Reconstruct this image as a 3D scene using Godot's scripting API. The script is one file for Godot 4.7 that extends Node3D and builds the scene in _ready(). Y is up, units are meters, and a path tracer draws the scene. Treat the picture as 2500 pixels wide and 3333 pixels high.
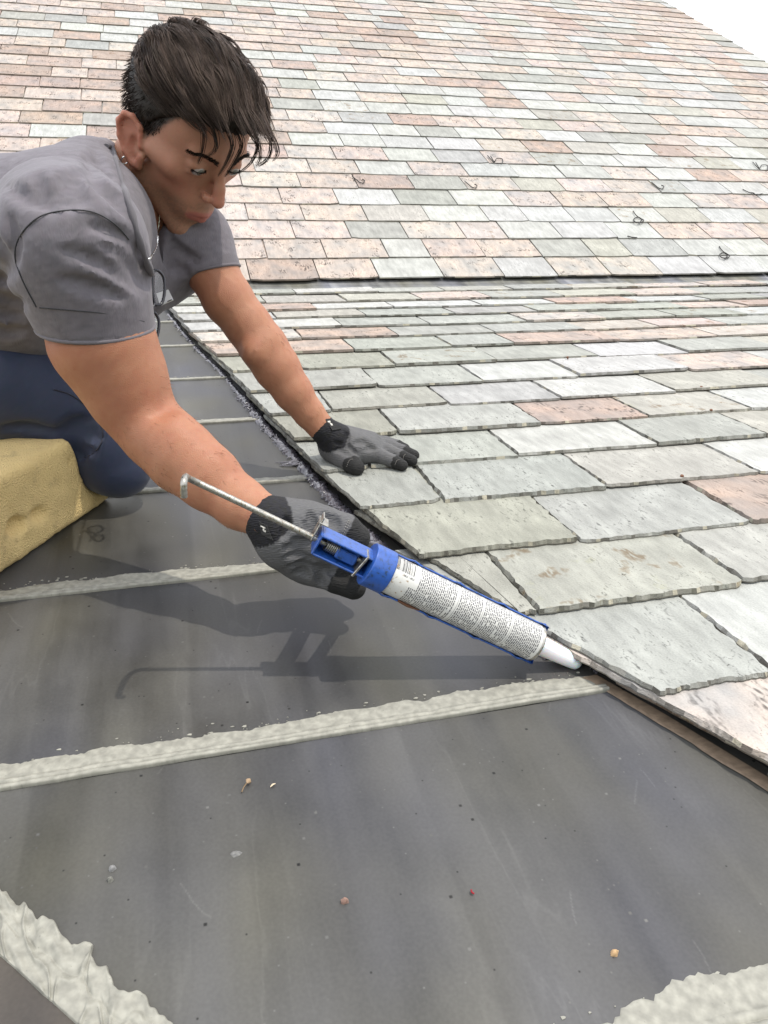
extends Node3D
# A roofer kneels on foam and runs a bead of sealant where a slate roof meets a metal valley.
# World: x runs along the slate courses, y is up, the origin lies on the metal where the nozzle touches it.

const EYE := Vector3(-0.42741, 0.25249, 0.80601)
const RIGHT := Vector3(0.96477347, -0.07587531, 0.25190293)
const UPWARD := Vector3(0.08870968, 0.9952551, -0.03997357)
const BACK := Vector3(-0.24767467, 0.06091167, 0.96692659)
const M := Vector3(0, 0.394517, -0.918889)     # up the low slope
const N := Vector3(0, 0.918889, 0.394517)      # off the low slope
const U := Vector3(0, 0.693322, -0.720628)     # up the steep slope
const NU := Vector3(0, 0.720628, 0.693322)
const BREAK := Vector3(0, 0.9528, -2.1431)     # where the two slopes meet
const SUN := Vector3(0.33, 0.84, 0.43)

class Geo:
	var v := PackedVector3Array()
	var n := PackedVector3Array()
	var c := PackedColorArray()
	var uv := PackedVector2Array()
	var i := PackedInt32Array()
	func add(p: Vector3, nn: Vector3, col := Color.WHITE, t := Vector2.ZERO) -> int:
		v.append(p); n.append(nn); c.append(col); uv.append(t)
		return v.size() - 1
	func tri(a: int, b: int, d: int):
		i.append(a); i.append(b); i.append(d)
	func quad(a: int, b: int, d: int, e: int):
		i.append(a); i.append(b); i.append(d); i.append(a); i.append(d); i.append(e)
	func flat(pts: Array, col := Color.WHITE, tex := []):
		# one flat polygon (a fan), counter-clockwise seen from outside
		var nn: Vector3 = (pts[1] - pts[0]).cross(pts[2] - pts[0]).normalized()
		var base := v.size()
		for k in pts.size():
			add(pts[k], nn, col, tex[k] if tex.size() > k else Vector2(pts[k].x, pts[k].y))
		for k in range(1, pts.size() - 1):
			tri(base, base + k + 1, base + k)
	func smooth():
		# normals from the faces around each vertex
		for k in n.size(): n[k] = Vector3.ZERO
		for k in range(0, i.size(), 3):
			var a := i[k]; var b := i[k + 1]; var d := i[k + 2]
			var f := (v[d] - v[a]).cross(v[b] - v[a])
			n[a] += f; n[b] += f; n[d] += f
		for k in n.size(): n[k] = n[k].normalized() if n[k].length_squared() > 1e-20 else Vector3.UP
	func mesh() -> ArrayMesh:
		var a := []
		a.resize(Mesh.ARRAY_MAX)
		a[Mesh.ARRAY_VERTEX] = v; a[Mesh.ARRAY_NORMAL] = n; a[Mesh.ARRAY_COLOR] = c; a[Mesh.ARRAY_TEX_UV] = uv; a[Mesh.ARRAY_INDEX] = i
		var m := ArrayMesh.new()
		m.add_surface_from_arrays(Mesh.PRIMITIVE_TRIANGLES, a)
		return m

var rng := RandomNumberGenerator.new()
var used := {}
var mats := {}
var wob := FastNoiseLite.new()

func at(x: float, y: float, depth: float) -> Vector3:
	# a point of the place from its direction (in a 2500 x 3333 picture) and its distance along the view
	return EYE + RIGHT * ((x - 1250.0) / 2503.0 * depth) - UPWARD * ((y - 1666.5) / 2503.0 * depth) - BACK * depth

func on_low(x: float, y: float, off := 0.0) -> Vector3:
	var r := at(x, y, 1.0) - EYE
	return EYE + r * ((off - EYE.dot(N)) / r.dot(N))

func on_steep(x: float, y: float, off := 0.0) -> Vector3:
	var r := at(x, y, 1.0) - EYE
	return EYE + r * ((off + (BREAK - EYE).dot(NU)) / r.dot(NU))

func low(u: float, v: float, h := 0.0) -> Vector3:
	return Vector3(u, 0, 0) + M * v + N * h

func numbered(called: String) -> String:
	used[called] = used.get(called, -1) + 1
	return called if used[called] == 0 else "%s_%03d" % [called, used[called]]

func tag(o: Node, label: String, category := "", group := "", kind := ""):
	if label != "": o.set_meta("label", label)
	if category != "": o.set_meta("category", category)
	if group != "": o.set_meta("group", group)
	if kind != "": o.set_meta("kind", kind)

func thing(called: String, label: String, category: String, where := Vector3.ZERO, basis_ := Basis.IDENTITY, group := "") -> Node3D:
	var o := Node3D.new()
	o.name = numbered(called)
	add_child(o)
	o.transform = Transform3D(basis_, where)
	tag(o, label, category, group)
	return o

func put(called: String, g: Geo, mat: Material, parent: Node = self) -> MeshInstance3D:
	var o := MeshInstance3D.new()
	o.name = numbered(called) if parent == self else called
	o.mesh = g.mesh()
	o.material_override = mat
	parent.add_child(o, true)
	return o

func lin(r: float, g: float, b: float) -> Color:
	return Color(r, g, b).linear_to_srgb()

func mat(called: String, col: Color, rough := 0.7, metal := 0.0, vertex := false) -> StandardMaterial3D:
	# col is a linear base colour
	var m := StandardMaterial3D.new()
	m.albedo_color = col.linear_to_srgb()
	m.roughness = rough
	m.metallic = metal
	m.vertex_color_use_as_albedo = vertex
	mats[called] = m
	return m

func noise_image(w: int, h: int, freq: float, seed_: int, octaves := 3, stretch := Vector2.ONE, seamless := false) -> PackedByteArray:
	# grey noise, w x h; stretch > 1 draws it out along that axis
	var n := FastNoiseLite.new()
	n.noise_type = FastNoiseLite.TYPE_SIMPLEX_SMOOTH
	n.seed = seed_
	n.frequency = freq
	n.fractal_octaves = octaves
	var iw := maxi(8, int(w / stretch.x))
	var ih := maxi(8, int(h / stretch.y))
	var im := n.get_seamless_image(iw, ih, false, false, 0.1, true) if seamless else n.get_image(iw, ih, false, false, true)
	im.convert(Image.FORMAT_L8)
	if im.get_width() != w or im.get_height() != h: im.resize(w, h, Image.INTERPOLATE_CUBIC)
	return im.get_data()

func grey_texture(data: PackedByteArray, w: int, h: int) -> ImageTexture:
	var im := Image.create_from_data(w, h, false, Image.FORMAT_L8, data)
	im.generate_mipmaps()
	return ImageTexture.create_from_image(im)

func tube(g: Geo, pts: PackedVector3Array, radii: PackedFloat32Array, sides: int, col := Color.WHITE, flatten := 1.0, capped := true, hint := Vector3(0.3, 1, 0.2)):
	var count := pts.size()
	var base := g.v.size()
	var side := Vector3.ZERO
	for k in count:
		var t := (pts[mini(k + 1, count - 1)] - pts[maxi(k - 1, 0)]).normalized()
		if side == Vector3.ZERO: side = t.cross(hint).normalized()
		side = (side - t * side.dot(t)).normalized()
		var up := side.cross(t)
		for s in sides:
			var a := TAU * s / sides
			var d := side * cos(a) + up * sin(a) * flatten
			g.add(pts[k] + d * radii[k], (side * cos(a) * flatten + up * sin(a)).normalized(), col, Vector2(float(s) / sides, float(k) / count))
	for k in count - 1:
		for s in sides:
			var a := base + k * sides + s
			var b := base + k * sides + (s + 1) % sides
			g.quad(a, b, b + sides, a + sides)
	if capped:
		for e in 2:
			var k := 0 if e == 0 else count - 1
			var t := (pts[0] - pts[1]).normalized() if e == 0 else (pts[count - 1] - pts[count - 2]).normalized()
			var mid := g.add(pts[k], t, col)
			var ring := g.v.size()
			for s in sides: g.add(g.v[base + k * sides + s], t, col)
			for s in sides:
				if e == 0: g.tri(mid, ring + (s + 1) % sides, ring + s)
				else: g.tri(mid, ring + s, ring + (s + 1) % sides)

func curve(pts: Array, per := 8) -> PackedVector3Array:
	# Catmull-Rom through the points
	var out := PackedVector3Array()
	for k in pts.size() - 1:
		var a: Vector3 = pts[maxi(k - 1, 0)]
		var b: Vector3 = pts[k]
		var c: Vector3 = pts[k + 1]
		var d: Vector3 = pts[mini(k + 2, pts.size() - 1)]
		for s in per: out.append(b.cubic_interpolate(c, a, d, float(s) / per))
	out.append(pts[-1])
	return out

func even(n: int, r: float) -> PackedFloat32Array:
	var a := PackedFloat32Array()
	a.resize(n)
	a.fill(r)
	return a

func box(g: Geo, centre: Vector3, half: Vector3, b := Basis.IDENTITY, col := Color.WHITE, bevel := 0.0):
	# a box with chamfered edges
	var e := minf(bevel, minf(half.x, minf(half.y, half.z)) * 0.9)
	for ax in 3:
		for s in [-1.0, 1.0]:
			var a1 := (ax + 1) % 3
			var a2 := (ax + 2) % 3
			var pts := []
			for q in [[-1, -1], [1, -1], [1, 1], [-1, 1]]:
				var p := Vector3.ZERO
				p[ax] = s * half[ax]; p[a1] = q[0] * (half[a1] - e); p[a2] = q[1] * (half[a2] - e)
				pts.append(centre + b * p)
			if s < 0: pts.reverse()
			g.flat(pts, col)
	if e <= 0.0: return
	for ax in 3:
		var a1 := (ax + 1) % 3
		var a2 := (ax + 2) % 3
		for q in [[-1, -1], [1, -1], [1, 1], [-1, 1]]:
			var pts := []
			for k in 4:
				var p := Vector3.ZERO
				p[ax] = (-1.0 if k in [0, 3] else 1.0) * (half[ax] - e)
				p[a1] = q[0] * (half[a1] - (0.0 if k < 2 else e))
				p[a2] = q[1] * (half[a2] - (e if k < 2 else 0.0))
				pts.append(centre + b * p)
			if (pts[1] - pts[0]).cross(pts[2] - pts[0]).dot(b * (Vector3(0, 0, 0) + pts[0] - pts[0]) + (pts[0] + pts[2]) * 0.5 - centre) < 0: pts.reverse()
			g.flat(pts, col)

# ---------------------------------------------------------------- light and camera

func sky_and_sun():
	var cam := Camera3D.new()
	cam.name = "camera"
	cam.fov = 67.31
	cam.near = 0.02
	cam.far = 2000.0
	add_child(cam)
	cam.transform = Transform3D(Basis(RIGHT, UPWARD, BACK).orthonormalized(), EYE)
	cam.current = true
	var env := Environment.new()
	env.background_mode = Environment.BG_SKY
	env.tonemap_mode = Environment.TONE_MAPPER_LINEAR
	env.tonemap_exposure = 1.33
	env.sdfgi_enabled = true
	env.ssao_enabled = true
	env.ssil_enabled = true
	var cover := Image.create(512, 256, false, Image.FORMAT_RGBA8)
	var n := FastNoiseLite.new()
	n.seed = 41; n.frequency = 1.9; n.fractal_octaves = 5; n.noise_type = FastNoiseLite.TYPE_SIMPLEX_SMOOTH
	for y in 256:
		for x in 512:
			var a := TAU * x / 512.0
			var e := PI * (0.5 - (y + 0.5) / 256.0)
			var d := Vector3(cos(e) * cos(a), sin(e) * 2.2, cos(e) * sin(a))
			var s := smoothstep(-0.35, 0.35, n.get_noise_3dv(d))
			cover.set_pixel(x, y, Color(1, 1, 1, s))
	var m := ProceduralSkyMaterial.new()
	m.sky_top_color = lin(0.64, 0.68, 0.77)
	m.sky_horizon_color = lin(0.86, 0.88, 0.90)
	m.ground_horizon_color = lin(0.4, 0.4, 0.38)
	m.ground_bottom_color = lin(0.2, 0.2, 0.18)
	m.sky_curve = 0.15
	m.sun_angle_max = 1.0
	m.sky_cover = ImageTexture.create_from_image(cover)
	m.sky_energy_multiplier = 1.12
	m.sky_cover_modulate = lin(0.66, 0.64, 0.61)
	var sky := Sky.new()
	sky.sky_material = m
	env.sky = sky
	var w := WorldEnvironment.new()
	w.name = "environment"
	w.environment = env
	add_child(w)
	var sun := DirectionalLight3D.new()
	sun.name = "sun"
	sun.light_energy = 0.66
	sun.light_color = Color(1.0, 0.965, 0.91)
	sun.light_angular_distance = 0.7
	sun.shadow_enabled = true
	add_child(sun)
	sun.look_at_from_position(SUN * 20.0, Vector3.ZERO, Vector3(0, 0, 1))

# ---------------------------------------------------------------- roof slates

func slate_material(called: String, seed_: int, kind: int) -> StandardMaterial3D:
	# kind 0: streaky grey-green; 1: mottled pink; 2: stained with brown and lichen; 3: clean fine grain
	var w := 900
	var streak := noise_image(w, w, 0.045, seed_, 4, Vector2(1, 4))
	var fleck := noise_image(w, w, 0.13, seed_ + 1, 2, Vector2(1, 3))
	var blotch := noise_image(w, w, 0.009, seed_ + 2, 4)
	var fine := noise_image(w, w, 0.35, seed_ + 3, 2)
	var stain := noise_image(w, w, 0.014, seed_ + 4, 5)
	var leaf := noise_image(w, w, 0.0065, seed_ + 5, 5, Vector2(1, 2))
	var out := PackedByteArray()
	out.resize(w * w * 3)
	var hgt := PackedByteArray()
	hgt.resize(w * w)
	for k in w * w:
		var s := streak[k] / 255.0 - 0.5
		var f := fleck[k] / 255.0
		var b := blotch[k] / 255.0 - 0.5
		var q := fine[k] / 255.0 - 0.5
		var t := stain[k] / 255.0
		var l := leaf[k] / 255.0 * 7.0
		var v := 0.885 + s * 0.13 + b * 0.15 + q * 0.10
		# dark mineral flecks, and the broken edges of split layers
		var dark := clampf((0.27 - f) * 5.0, 0.0, 1.0) * clampf(0.45 + b * 2.2 + s, 0.0, 1.0) * (0.40 if kind == 0 else 0.28)
		var step_ := l - floorf(l)
		dark += clampf(1.0 - absf(step_ - 0.5) * 34.0, 0.0, 1.0) * clampf(b * 3.0 + 0.15, 0.0, 0.55) * clampf(0.5 + q * 2.0, 0.0, 1.0)
		var r := v; var g := v; var bl := v
		if kind == 1:
			dark += clampf((0.40 - t) * 5.0, 0.0, 1.0) * clampf((0.56 - f) * 4.0, 0.0, 1.0) * 0.34
			r += b * 0.06; bl -= b * 0.05
		if kind == 2:
			var rust := clampf((t - 0.68) * 7.0, 0.0, 1.0) * clampf((f - 0.30) * 4.0, 0.0, 1.0)
			r = lerpf(r, 0.60, rust * 0.6); g = lerpf(g, 0.50, rust * 0.6); bl = lerpf(bl, 0.40, rust * 0.6)
			var moss := clampf((0.22 - t) * 9.0, 0.0, 1.0) * clampf((q + 0.1) * 4.0, 0.0, 1.0)
			r = lerpf(r, 0.88, moss * 0.7); g = lerpf(g, 0.88, moss * 0.7); bl = lerpf(bl, 0.78, moss * 0.7)
		if kind == 3:
			dark *= 0.6
		var keep := 1.0 - clampf(dark, 0.0, 0.7)
		out[k * 3] = clampi(int(r * keep * 255.0), 0, 255)
		out[k * 3 + 1] = clampi(int(g * keep * 255.0), 0, 255)
		out[k * 3 + 2] = clampi(int(bl * keep * 252.0), 0, 255)
		hgt[k] = clampi(int((0.45 + s * 0.5 + q * 0.3 + b * 0.4 - dark * 0.6 + floorf(l) * 0.035) * 255.0), 0, 255)
	var im := Image.create_from_data(w, w, false, Image.FORMAT_RGB8, out)
	im.generate_mipmaps()
	var m := mat(called, Color.WHITE, 0.72, 0.0, true)
	m.albedo_texture = ImageTexture.create_from_image(im)
	m.heightmap_enabled = true
	m.heightmap_texture = grey_texture(hgt, w, w)
	m.heightmap_scale = 0.30
	m.metallic_specular = 0.35
	return m

func slate_shape(g: Geo, wb: float, wh: float, skew: float, length: float, t: float, detail: int, rough: float, col: Color, edge: Color, place := Transform3D.IDENTITY):
	# One hand-cut slate: butt edge on y = 0 from x = 0 to wb, head from skew to skew + wh; worn uneven rim that slopes from the bed to the face.
	var rim := []
	var nb := maxi(2, detail)
	var ns := maxi(2, detail * 2 / 3 if detail < 20 else int(detail * 0.9))
	var chip0 := rng.randf_range(0.0, 1.0)
	var chip1 := rng.randf_range(0.0, 1.0)
	var cut0 := rng.randf_range(0.004, 0.013) if chip0 < 0.3 else 0.002
	var cut1 := rng.randf_range(0.004, 0.013) if chip1 < 0.3 else 0.002
	var off := rng.randf() * 900.0
	var bow := rng.randf_range(-0.002, 0.002)
	for k in nb + 1:
		var s := float(k) / nb
		var x := wb * s
		var y := rough * (wob.get_noise_2d(x * 900.0 + off, 3.0) * 1.3 + wob.get_noise_2d(x * 3500.0 + off, 9.0) * 0.5) + bow * sin(s * PI)
		y += maxf(0.0, cut0 - x * 1.0) * 0.8 + maxf(0.0, cut1 - (wb - x)) * 0.8
		rim.append(Vector2(x, y))
	for k in range(1, ns + 1):
		var s := float(k) / ns
		if k < ns and s * length < cut1 * 0.8 + 0.006: continue
		var x := lerpf(wb, skew + wh, s) + (rough * (wob.get_noise_2d(s * length * 1200.0 + off, 50.0) * 1.1 + wob.get_noise_2d(s * length * 4000.0 + off, 57.0) * 0.5) if k < ns else 0.0)
		rim.append(Vector2(x, length * s))
	var head := rim.size() - 1
	for k in range(0, ns):
		var s := 1.0 - float(k) / ns
		if k > 0 and s * length < cut0 * 0.8 + 0.006: continue
		var x := lerpf(0.0, skew, s) + (rough * (wob.get_noise_2d(s * length * 1200.0 + off, 80.0) * 1.1 + wob.get_noise_2d(s * length * 4000.0 + off, 87.0) * 0.5) if k > 0 else 0.0)
		rim.append(Vector2(x, length * s))
	var count := rim.size()
	var mid := Vector2((wb + skew * 2.0 + wh) * 0.25, length * 0.5)
	var tx := Vector2(rng.randf_range(0.0, 0.55), rng.randf_range(0.0, 0.5))
	var flip := -1.0 if rng.randf() < 0.5 else 1.0
	var face := place.basis * Vector3(0, 0, 1)
	var inner := PackedVector2Array()
	for k in count:
		var p: Vector2 = rim[k]
		var a: Vector2 = rim[(k + count - 1) % count]
		var b: Vector2 = rim[(k + 1) % count]
		var dir := (b - a).normalized()
		var inn := Vector2(-dir.y, dir.x)
		var depth := rough * (0.35 + 1.9 * absf(wob.get_noise_2d(p.x * 1500.0 + off, p.y * 1500.0)) + 0.7 * wob.get_noise_2d(p.x * 5000.0 + off, p.y * 5000.0))
		# the face reaches close to the corners, so that its rim never crosses itself
		var corner := minf(minf(p.distance_to(rim[0]), p.distance_to(rim[nb])), minf(p.distance_to(rim[head]), p.distance_to(rim[(head + 1) % count])))
		inner.append(p + inn * minf(maxf(0.0004, depth), 0.0006 + corner * 0.25))
	var centre := g.add(place * Vector3(mid.x, mid.y, t), face, col, tx + (mid * Vector2(flip, 1) + Vector2(0.35 if flip < 0 else 0.0, 0)))
	var ring := g.v.size()
	for k in count:
		g.add(place * Vector3(inner[k].x, inner[k].y, t), face, col, tx + (inner[k] * Vector2(flip, 1) + Vector2(0.35 if flip < 0 else 0.0, 0)))
	for k in count:
		g.tri(centre, ring + (k + 1) % count, ring + k)
	for k in count:
		if k == head: continue
		var k2 := (k + 1) % count
		var a3 := place * Vector3(rim[k].x, rim[k].y, t * 0.25)
		var b3 := place * Vector3(rim[k2].x, rim[k2].y, t * 0.25)
		var c3 := place * Vector3(inner[k2].x, inner[k2].y, t)
		var d3 := place * Vector3(inner[k].x, inner[k].y, t)
		var a0 := place * Vector3(rim[k].x, rim[k].y, 0.0)
		var b0 := place * Vector3(rim[k2].x, rim[k2].y, 0.0)
		var pick := clampf(0.5 + 1.1 * wob.get_noise_2d(rim[k].x * 700.0 + off, rim[k].y * 700.0) + rng.randf_range(-0.12, 0.12), 0.0, 1.0)
		var shade := edge.lerp(col, pick * 0.75) if pick > 0.25 else Color(0.50, 0.47, 0.38) if pick < 0.06 else edge * 0.75
		var uv1: Vector2 = tx + rim[k]
		g.flat([a3, b3, c3, d3], shade, [uv1, uv1 + Vector2(0.01, 0), uv1 + Vector2(0.01, 0.01), uv1 + Vector2(0, 0.01)])
		g.flat([a0, b0, b3, a3], edge, [uv1, uv1 + Vector2(0.01, 0), uv1 + Vector2(0.01, 0.01), uv1 + Vector2(0, 0.01)])

const VALLEY := [Vector2(-0.47, 2.45), Vector2(-0.43, 2.10), Vector2(-0.406, 1.934), Vector2(-0.363, 1.624), Vector2(-0.338, 1.481), Vector2(-0.306, 1.326), Vector2(-0.263, 1.011), Vector2(-0.244, 0.859), Vector2(-0.215, 0.709), Vector2(-0.192, 0.555), Vector2(-0.164, 0.403), Vector2(-0.132, 0.242), Vector2(-0.048, 0.078), Vector2(0.037, -0.092), Vector2(0.112, -0.262), Vector2(0.19, -0.43), Vector2(0.30, -0.70)]

func valley(v: float) -> float:
	for k in VALLEY.size() - 1:
		if v <= VALLEY[k].y and v >= VALLEY[k + 1].y:
			return lerpf(VALLEY[k].x, VALLEY[k + 1].x, (VALLEY[k].y - v) / (VALLEY[k].y - VALLEY[k + 1].y))
	return VALLEY[0].x if v > 2.4 else VALLEY[-1].x

func tone(kind: String) -> Array:
	# linear face colour, linear rim colour, material
	var j := rng.randf_range(0.93, 1.07)
	var c: Color
	match kind:
		"green": c = Color(0.412, 0.425, 0.398)
		"sage": c = Color(0.375, 0.377, 0.335)
		"white": c = Color(0.525, 0.530, 0.520)
		"blue": c = Color(0.415, 0.418, 0.405)
		"cream": c = Color(0.460, 0.450, 0.412)
		"pink": c = Color(0.465, 0.375, 0.332)
		"rose": c = Color(0.545, 0.470, 0.430)
		"blush": c = Color(0.540, 0.490, 0.458)
		_: c = Color(0.40, 0.40, 0.37)
	c = Color(c.r * j, c.g * j * rng.randf_range(0.985, 1.015), c.b * j * rng.randf_range(0.97, 1.03))
	var edge := Color(0.13, 0.115, 0.092).lerp(c, 0.30)
	var which := "slate_streak"
	if kind in ["pink", "rose", "blush"]: which = "slate_mottle"
	elif kind in ["white", "blue"]: which = "slate_fine" if rng.randf() < 0.55 else "slate_streak"
	if rng.randf() < 0.10: which = "slate_stain"
	return [c, edge, mats[which]]

func low_roof():
	var roof := thing("low_slope_slate_roof", "low slope roof of grey-green slates beside the metal valley", "slate roof", Vector3.ZERO, Basis(Vector3(1, 0, 0), M, N))
	var deck := Geo.new()
	for k in 24:
		var v0 := lerpf(-0.75, 2.5, k / 24.0)
		var v1 := lerpf(-0.75, 2.5, (k + 1) / 24.0)
		deck.flat([Vector3(valley(v0) + 0.02, v0, 0.004), Vector3(3.4, v0, 0.004), Vector3(3.4, v1, 0.004), Vector3(valley(v1) + 0.02, v1, 0.004)])
	put("underlay", deck, mats["felt"], roof)
	var rows := [-0.58, -0.42, -0.262, -0.092, 0.077, 0.231, 0.404, 0.561, 0.717, 0.872, 1.028, 1.201, 1.362, 1.509, 1.645, 1.783, 1.910, 2.032, 2.191]
	# joints and slate colours of the nearest courses, read off the place; the rest follow the same bond
	var joints := {
		2: [[0.36, 0.70], ["blush", "green", "white"]],
		3: [[0.184, 0.49], ["green", "white", "blue"]],
		4: [[-0.020, 0.282, 0.60], ["sage", "stain", "blue", "white"]],
		5: [[0.123, 0.418, 0.72], ["sage", "green", "pink", "white"]],
		6: [[-0.028, 0.263, 0.569, 0.87], ["green", "green", "cream", "white", "white"]],
		7: [[-0.108, 0.174, 0.468, 0.721, 1.0], ["green", "green", "white", "blue", "cream"]],
		8: [[-0.011, 0.294, 0.544, 0.807, 1.1], ["sage", "green", "pink", "cream", "white"]],
		9: [[-0.112, 0.150, 0.417, 0.715, 1.02], ["green", "sage", "blue", "white", "cream"]],
		10: [[0.03, 0.29, 0.55, 0.87], ["green", "green", "white", "white", "rose"]],
		11: [[-0.12, 0.12, 0.40, 0.70, 0.98], ["sage", "sage", "green", "blue", "white", "blue"]],
		12: [[0.05, 0.33, 0.52, 0.86, 1.2], ["pink", "green", "green", "pink", "rose", "blush", "blue"]]}
	for r in rows.size():
		var v: float = rows[r]
		var expo: float = (rows[r + 1] if r + 1 < rows.size() else 2.345) - v
		var length := expo * 2.0 + 0.05
		var last: float = minf(3.3, 0.95 + maxf(0.0, v + 0.3) * 0.85)
		var cuts := [valley(v) + rng.randf_range(-0.004, 0.004)]
		var kinds := []
		if joints.has(r):
			cuts.append_array(joints[r][0])
			kinds.append_array(joints[r][1])
		else:
			cuts.append(valley(v) + (0.17 if r % 2 == 0 else 0.3) + rng.randf_range(-0.03, 0.03))
		while cuts[-1] < last: cuts.append(cuts[-1] + rng.randf_range(0.25, 0.335))
		for k in cuts.size() - 1:
			var kind: String
			if k < kinds.size(): kind = kinds[k]
			else:
				var q := rng.randf()
				var pinkish := 0.28 if r < 15 else 0.34
				kind = ["pink", "rose", "blush"][rng.randi() % 3] if q < pinkish else ["green", "white", "cream", "blue", "white", "green"][rng.randi() % 6]
			var tn := tone(kind)
			if kind == "stain": tn[2] = mats["slate_stain"]
			var u0: float = cuts[k]
			var u1: float = cuts[k + 1] - 0.0035
			var skew := 0.0
			var wh := u1 - u0
			if k == 0:
				skew = valley(v + length) - u0
				wh = u1 - u0 - skew
			var near := clampf((1.6 - v) / 1.6, 0.15, 1.0)
			var g := Geo.new()
			var t := rng.randf_range(0.0055, 0.0085)
			slate_shape(g, u1 - u0, wh, skew, length, t, int(lerpf(8.0, 46.0, near)), lerpf(0.0016, 0.0027, near), tn[0], tn[1])
			var o := put("slate", g, tn[2], roof)
			var hb := 0.0165 + rng.randf_range(0.0, 0.003)
			o.position = Vector3(u0, v + rng.randf_range(-0.006, 0.006), 0.010 + hb)
			o.rotation = Vector3(-asin(hb / length), 0, rng.randf_range(-0.012, 0.012) if k > 0 else 0.0)
			o.rotation.y = rng.randf_range(-0.006, 0.006)

func steep_roof():
	var roof := thing("steep_slate_roof", "steep roof of pink and pale slates rising behind the man", "slate roof", BREAK, Basis(Vector3(1, 0, 0), U, NU))
	var deck := Geo.new()
	deck.flat([Vector3(-2.75, -0.03, -0.004), Vector3(4.28, -0.03, -0.004), Vector3(4.28, 5.9, -0.004), Vector3(-2.75, 5.9, -0.004)])
	deck.flat([Vector3(4.28, -0.03, -0.004), Vector3(4.28, -0.03, -0.25), Vector3(4.28, 5.9, -0.25), Vector3(4.28, 5.9, -0.004)])
	deck.flat([Vector3(-2.75, 5.9, -0.25), Vector3(4.28, 5.9, -0.25), Vector3(4.28, -0.03, -0.25), Vector3(-2.75, -0.03, -0.25)])
	put("underlay", deck, mats["felt"], roof)
	var rest := {}
	var expo := 0.1598
	var clump := FastNoiseLite.new()
	clump.seed = 77; clump.frequency = 1.0
	var made := 0
	for r in 36:
		var w := 0.020 + r * expo + rng.randf_range(-0.003, 0.003)
		var length := 0.36
		var left := -2.6 - rng.randf_range(0.0, 0.25)
		var right := 4.30
		var cuts := [left]
		while cuts[-1] < right: cuts.append(cuts[-1] + (rng.randf_range(0.235, 0.285) if rng.randf() < 0.85 else rng.randf_range(0.17, 0.235)))
		cuts[-1] = right
		if cuts[-1] - cuts[-2] < 0.1: cuts.remove_at(cuts.size() - 2)
		for k in cuts.size() - 1:
			var u0: float = cuts[k]
			var u1: float = cuts[k + 1] - 0.0032
			var um := (u0 + u1) * 0.5
			# pink gathers to the left and near the top, pale slates to the middle and lower right
			var pinky := 0.30
			if um < 0.45 - w * 0.10: pinky = 0.80
			elif w > 2.6: pinky = 0.62
			elif w > 1.9 and um < 1.9: pinky = 0.45
			elif w < 0.35: pinky = 0.22
			pinky += clump.get_noise_2d(um * 1.1, w * 1.6) * 0.55
			var kind: String
			if rng.randf() < pinky: kind = ["rose", "rose", "pink", "blush", "rose"][rng.randi() % 5]
			else: kind = ["white", "white", "white", "cream", "white", "blush", "blue"][rng.randi() % 7]
			var tn := tone(kind)
			var p := Vector3(um, 0, 0) + BREAK + U * w
			var away := (p - EYE).length()
			var part := false
			var rel := p - EYE
			var dz := -rel.dot(BACK)
			var sx := rel.dot(RIGHT) / dz
			if made < 300 and absf(sx) < 0.54 and not (sx < -0.33 and w < 0.5): part = true
			var turn := Basis.from_euler(Vector3(-asin(0.0135 / length), rng.randf_range(-0.004, 0.004), rng.randf_range(-0.006, 0.006)))
			var place := Transform3D(turn, Vector3(u0, w + rng.randf_range(-0.003, 0.003), 0.0155))
			var t := rng.randf_range(0.005, 0.0072)
			if part:
				made += 1
				var g := Geo.new()
				slate_shape(g, u1 - u0, u1 - u0, 0.0, length, t, 6 if r < 12 else 3, 0.0013, tn[0], tn[1])
				var o := put("slate", g, tn[2], roof)
				o.transform = place
			else:
				if not rest.has(tn[2]): rest[tn[2]] = Geo.new()
				slate_shape(rest[tn[2]], u1 - u0, u1 - u0, 0.0, length, t, 3, 0.0012, tn[0], tn[1], place)
	# the far slates: one part, one surface for each kind of stone
	var far := ArrayMesh.new()
	for m in rest:
		var one: ArrayMesh = rest[m].mesh()
		far.add_surface_from_arrays(Mesh.PRIMITIVE_TRIANGLES, one.surface_get_arrays(0))
		far.surface_set_material(far.get_surface_count() - 1, m)
	var o := MeshInstance3D.new()
	o.name = "far_slates"
	o.mesh = far
	o.set_meta("kind", "stuff")
	roof.add_child(o, true)
	# the strip of flashing that covers the break in slope
	var strip := thing("flashing_strip", "grey metal flashing strip along the foot of the steep slates", "flashing")
	var u0 := -2.7
	var piece := 0
	while u0 < 3.3:
		var u1 := minf(u0 + rng.randf_range(0.7, 0.9), 3.35)
		var g := Geo.new()
		var lift := 0.0015 * (piece % 2)
		var section := [Vector2(2.300, 0.0262 + lift), Vector2(2.302, 0.0295 + lift), Vector2(2.345, 0.0325 + lift), Vector2(2.439, 0.0665 + lift)]
		for k in section.size() - 1:
			var steps := 8
			for s in steps:
				var ua := lerpf(u0, u1, float(s) / steps)
				var ub := lerpf(u0, u1, float(s + 1) / steps)
				var wa := wob.get_noise_1d(ua * 300.0) * 0.002
				var wb := wob.get_noise_1d(ub * 300.0) * 0.002
				g.flat([low(ua, section[k].x, section[k].y + wa), low(ub, section[k].x, section[k].y + wb), low(ub, section[k + 1].x, section[k + 1].y + wb), low(ua, section[k + 1].x, section[k + 1].y + wa)])
		put("sheet", g, mats["lead"], strip)
		u0 = u1 - 0.012
		piece += 1

# ---------------------------------------------------------------- metal valley

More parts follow.
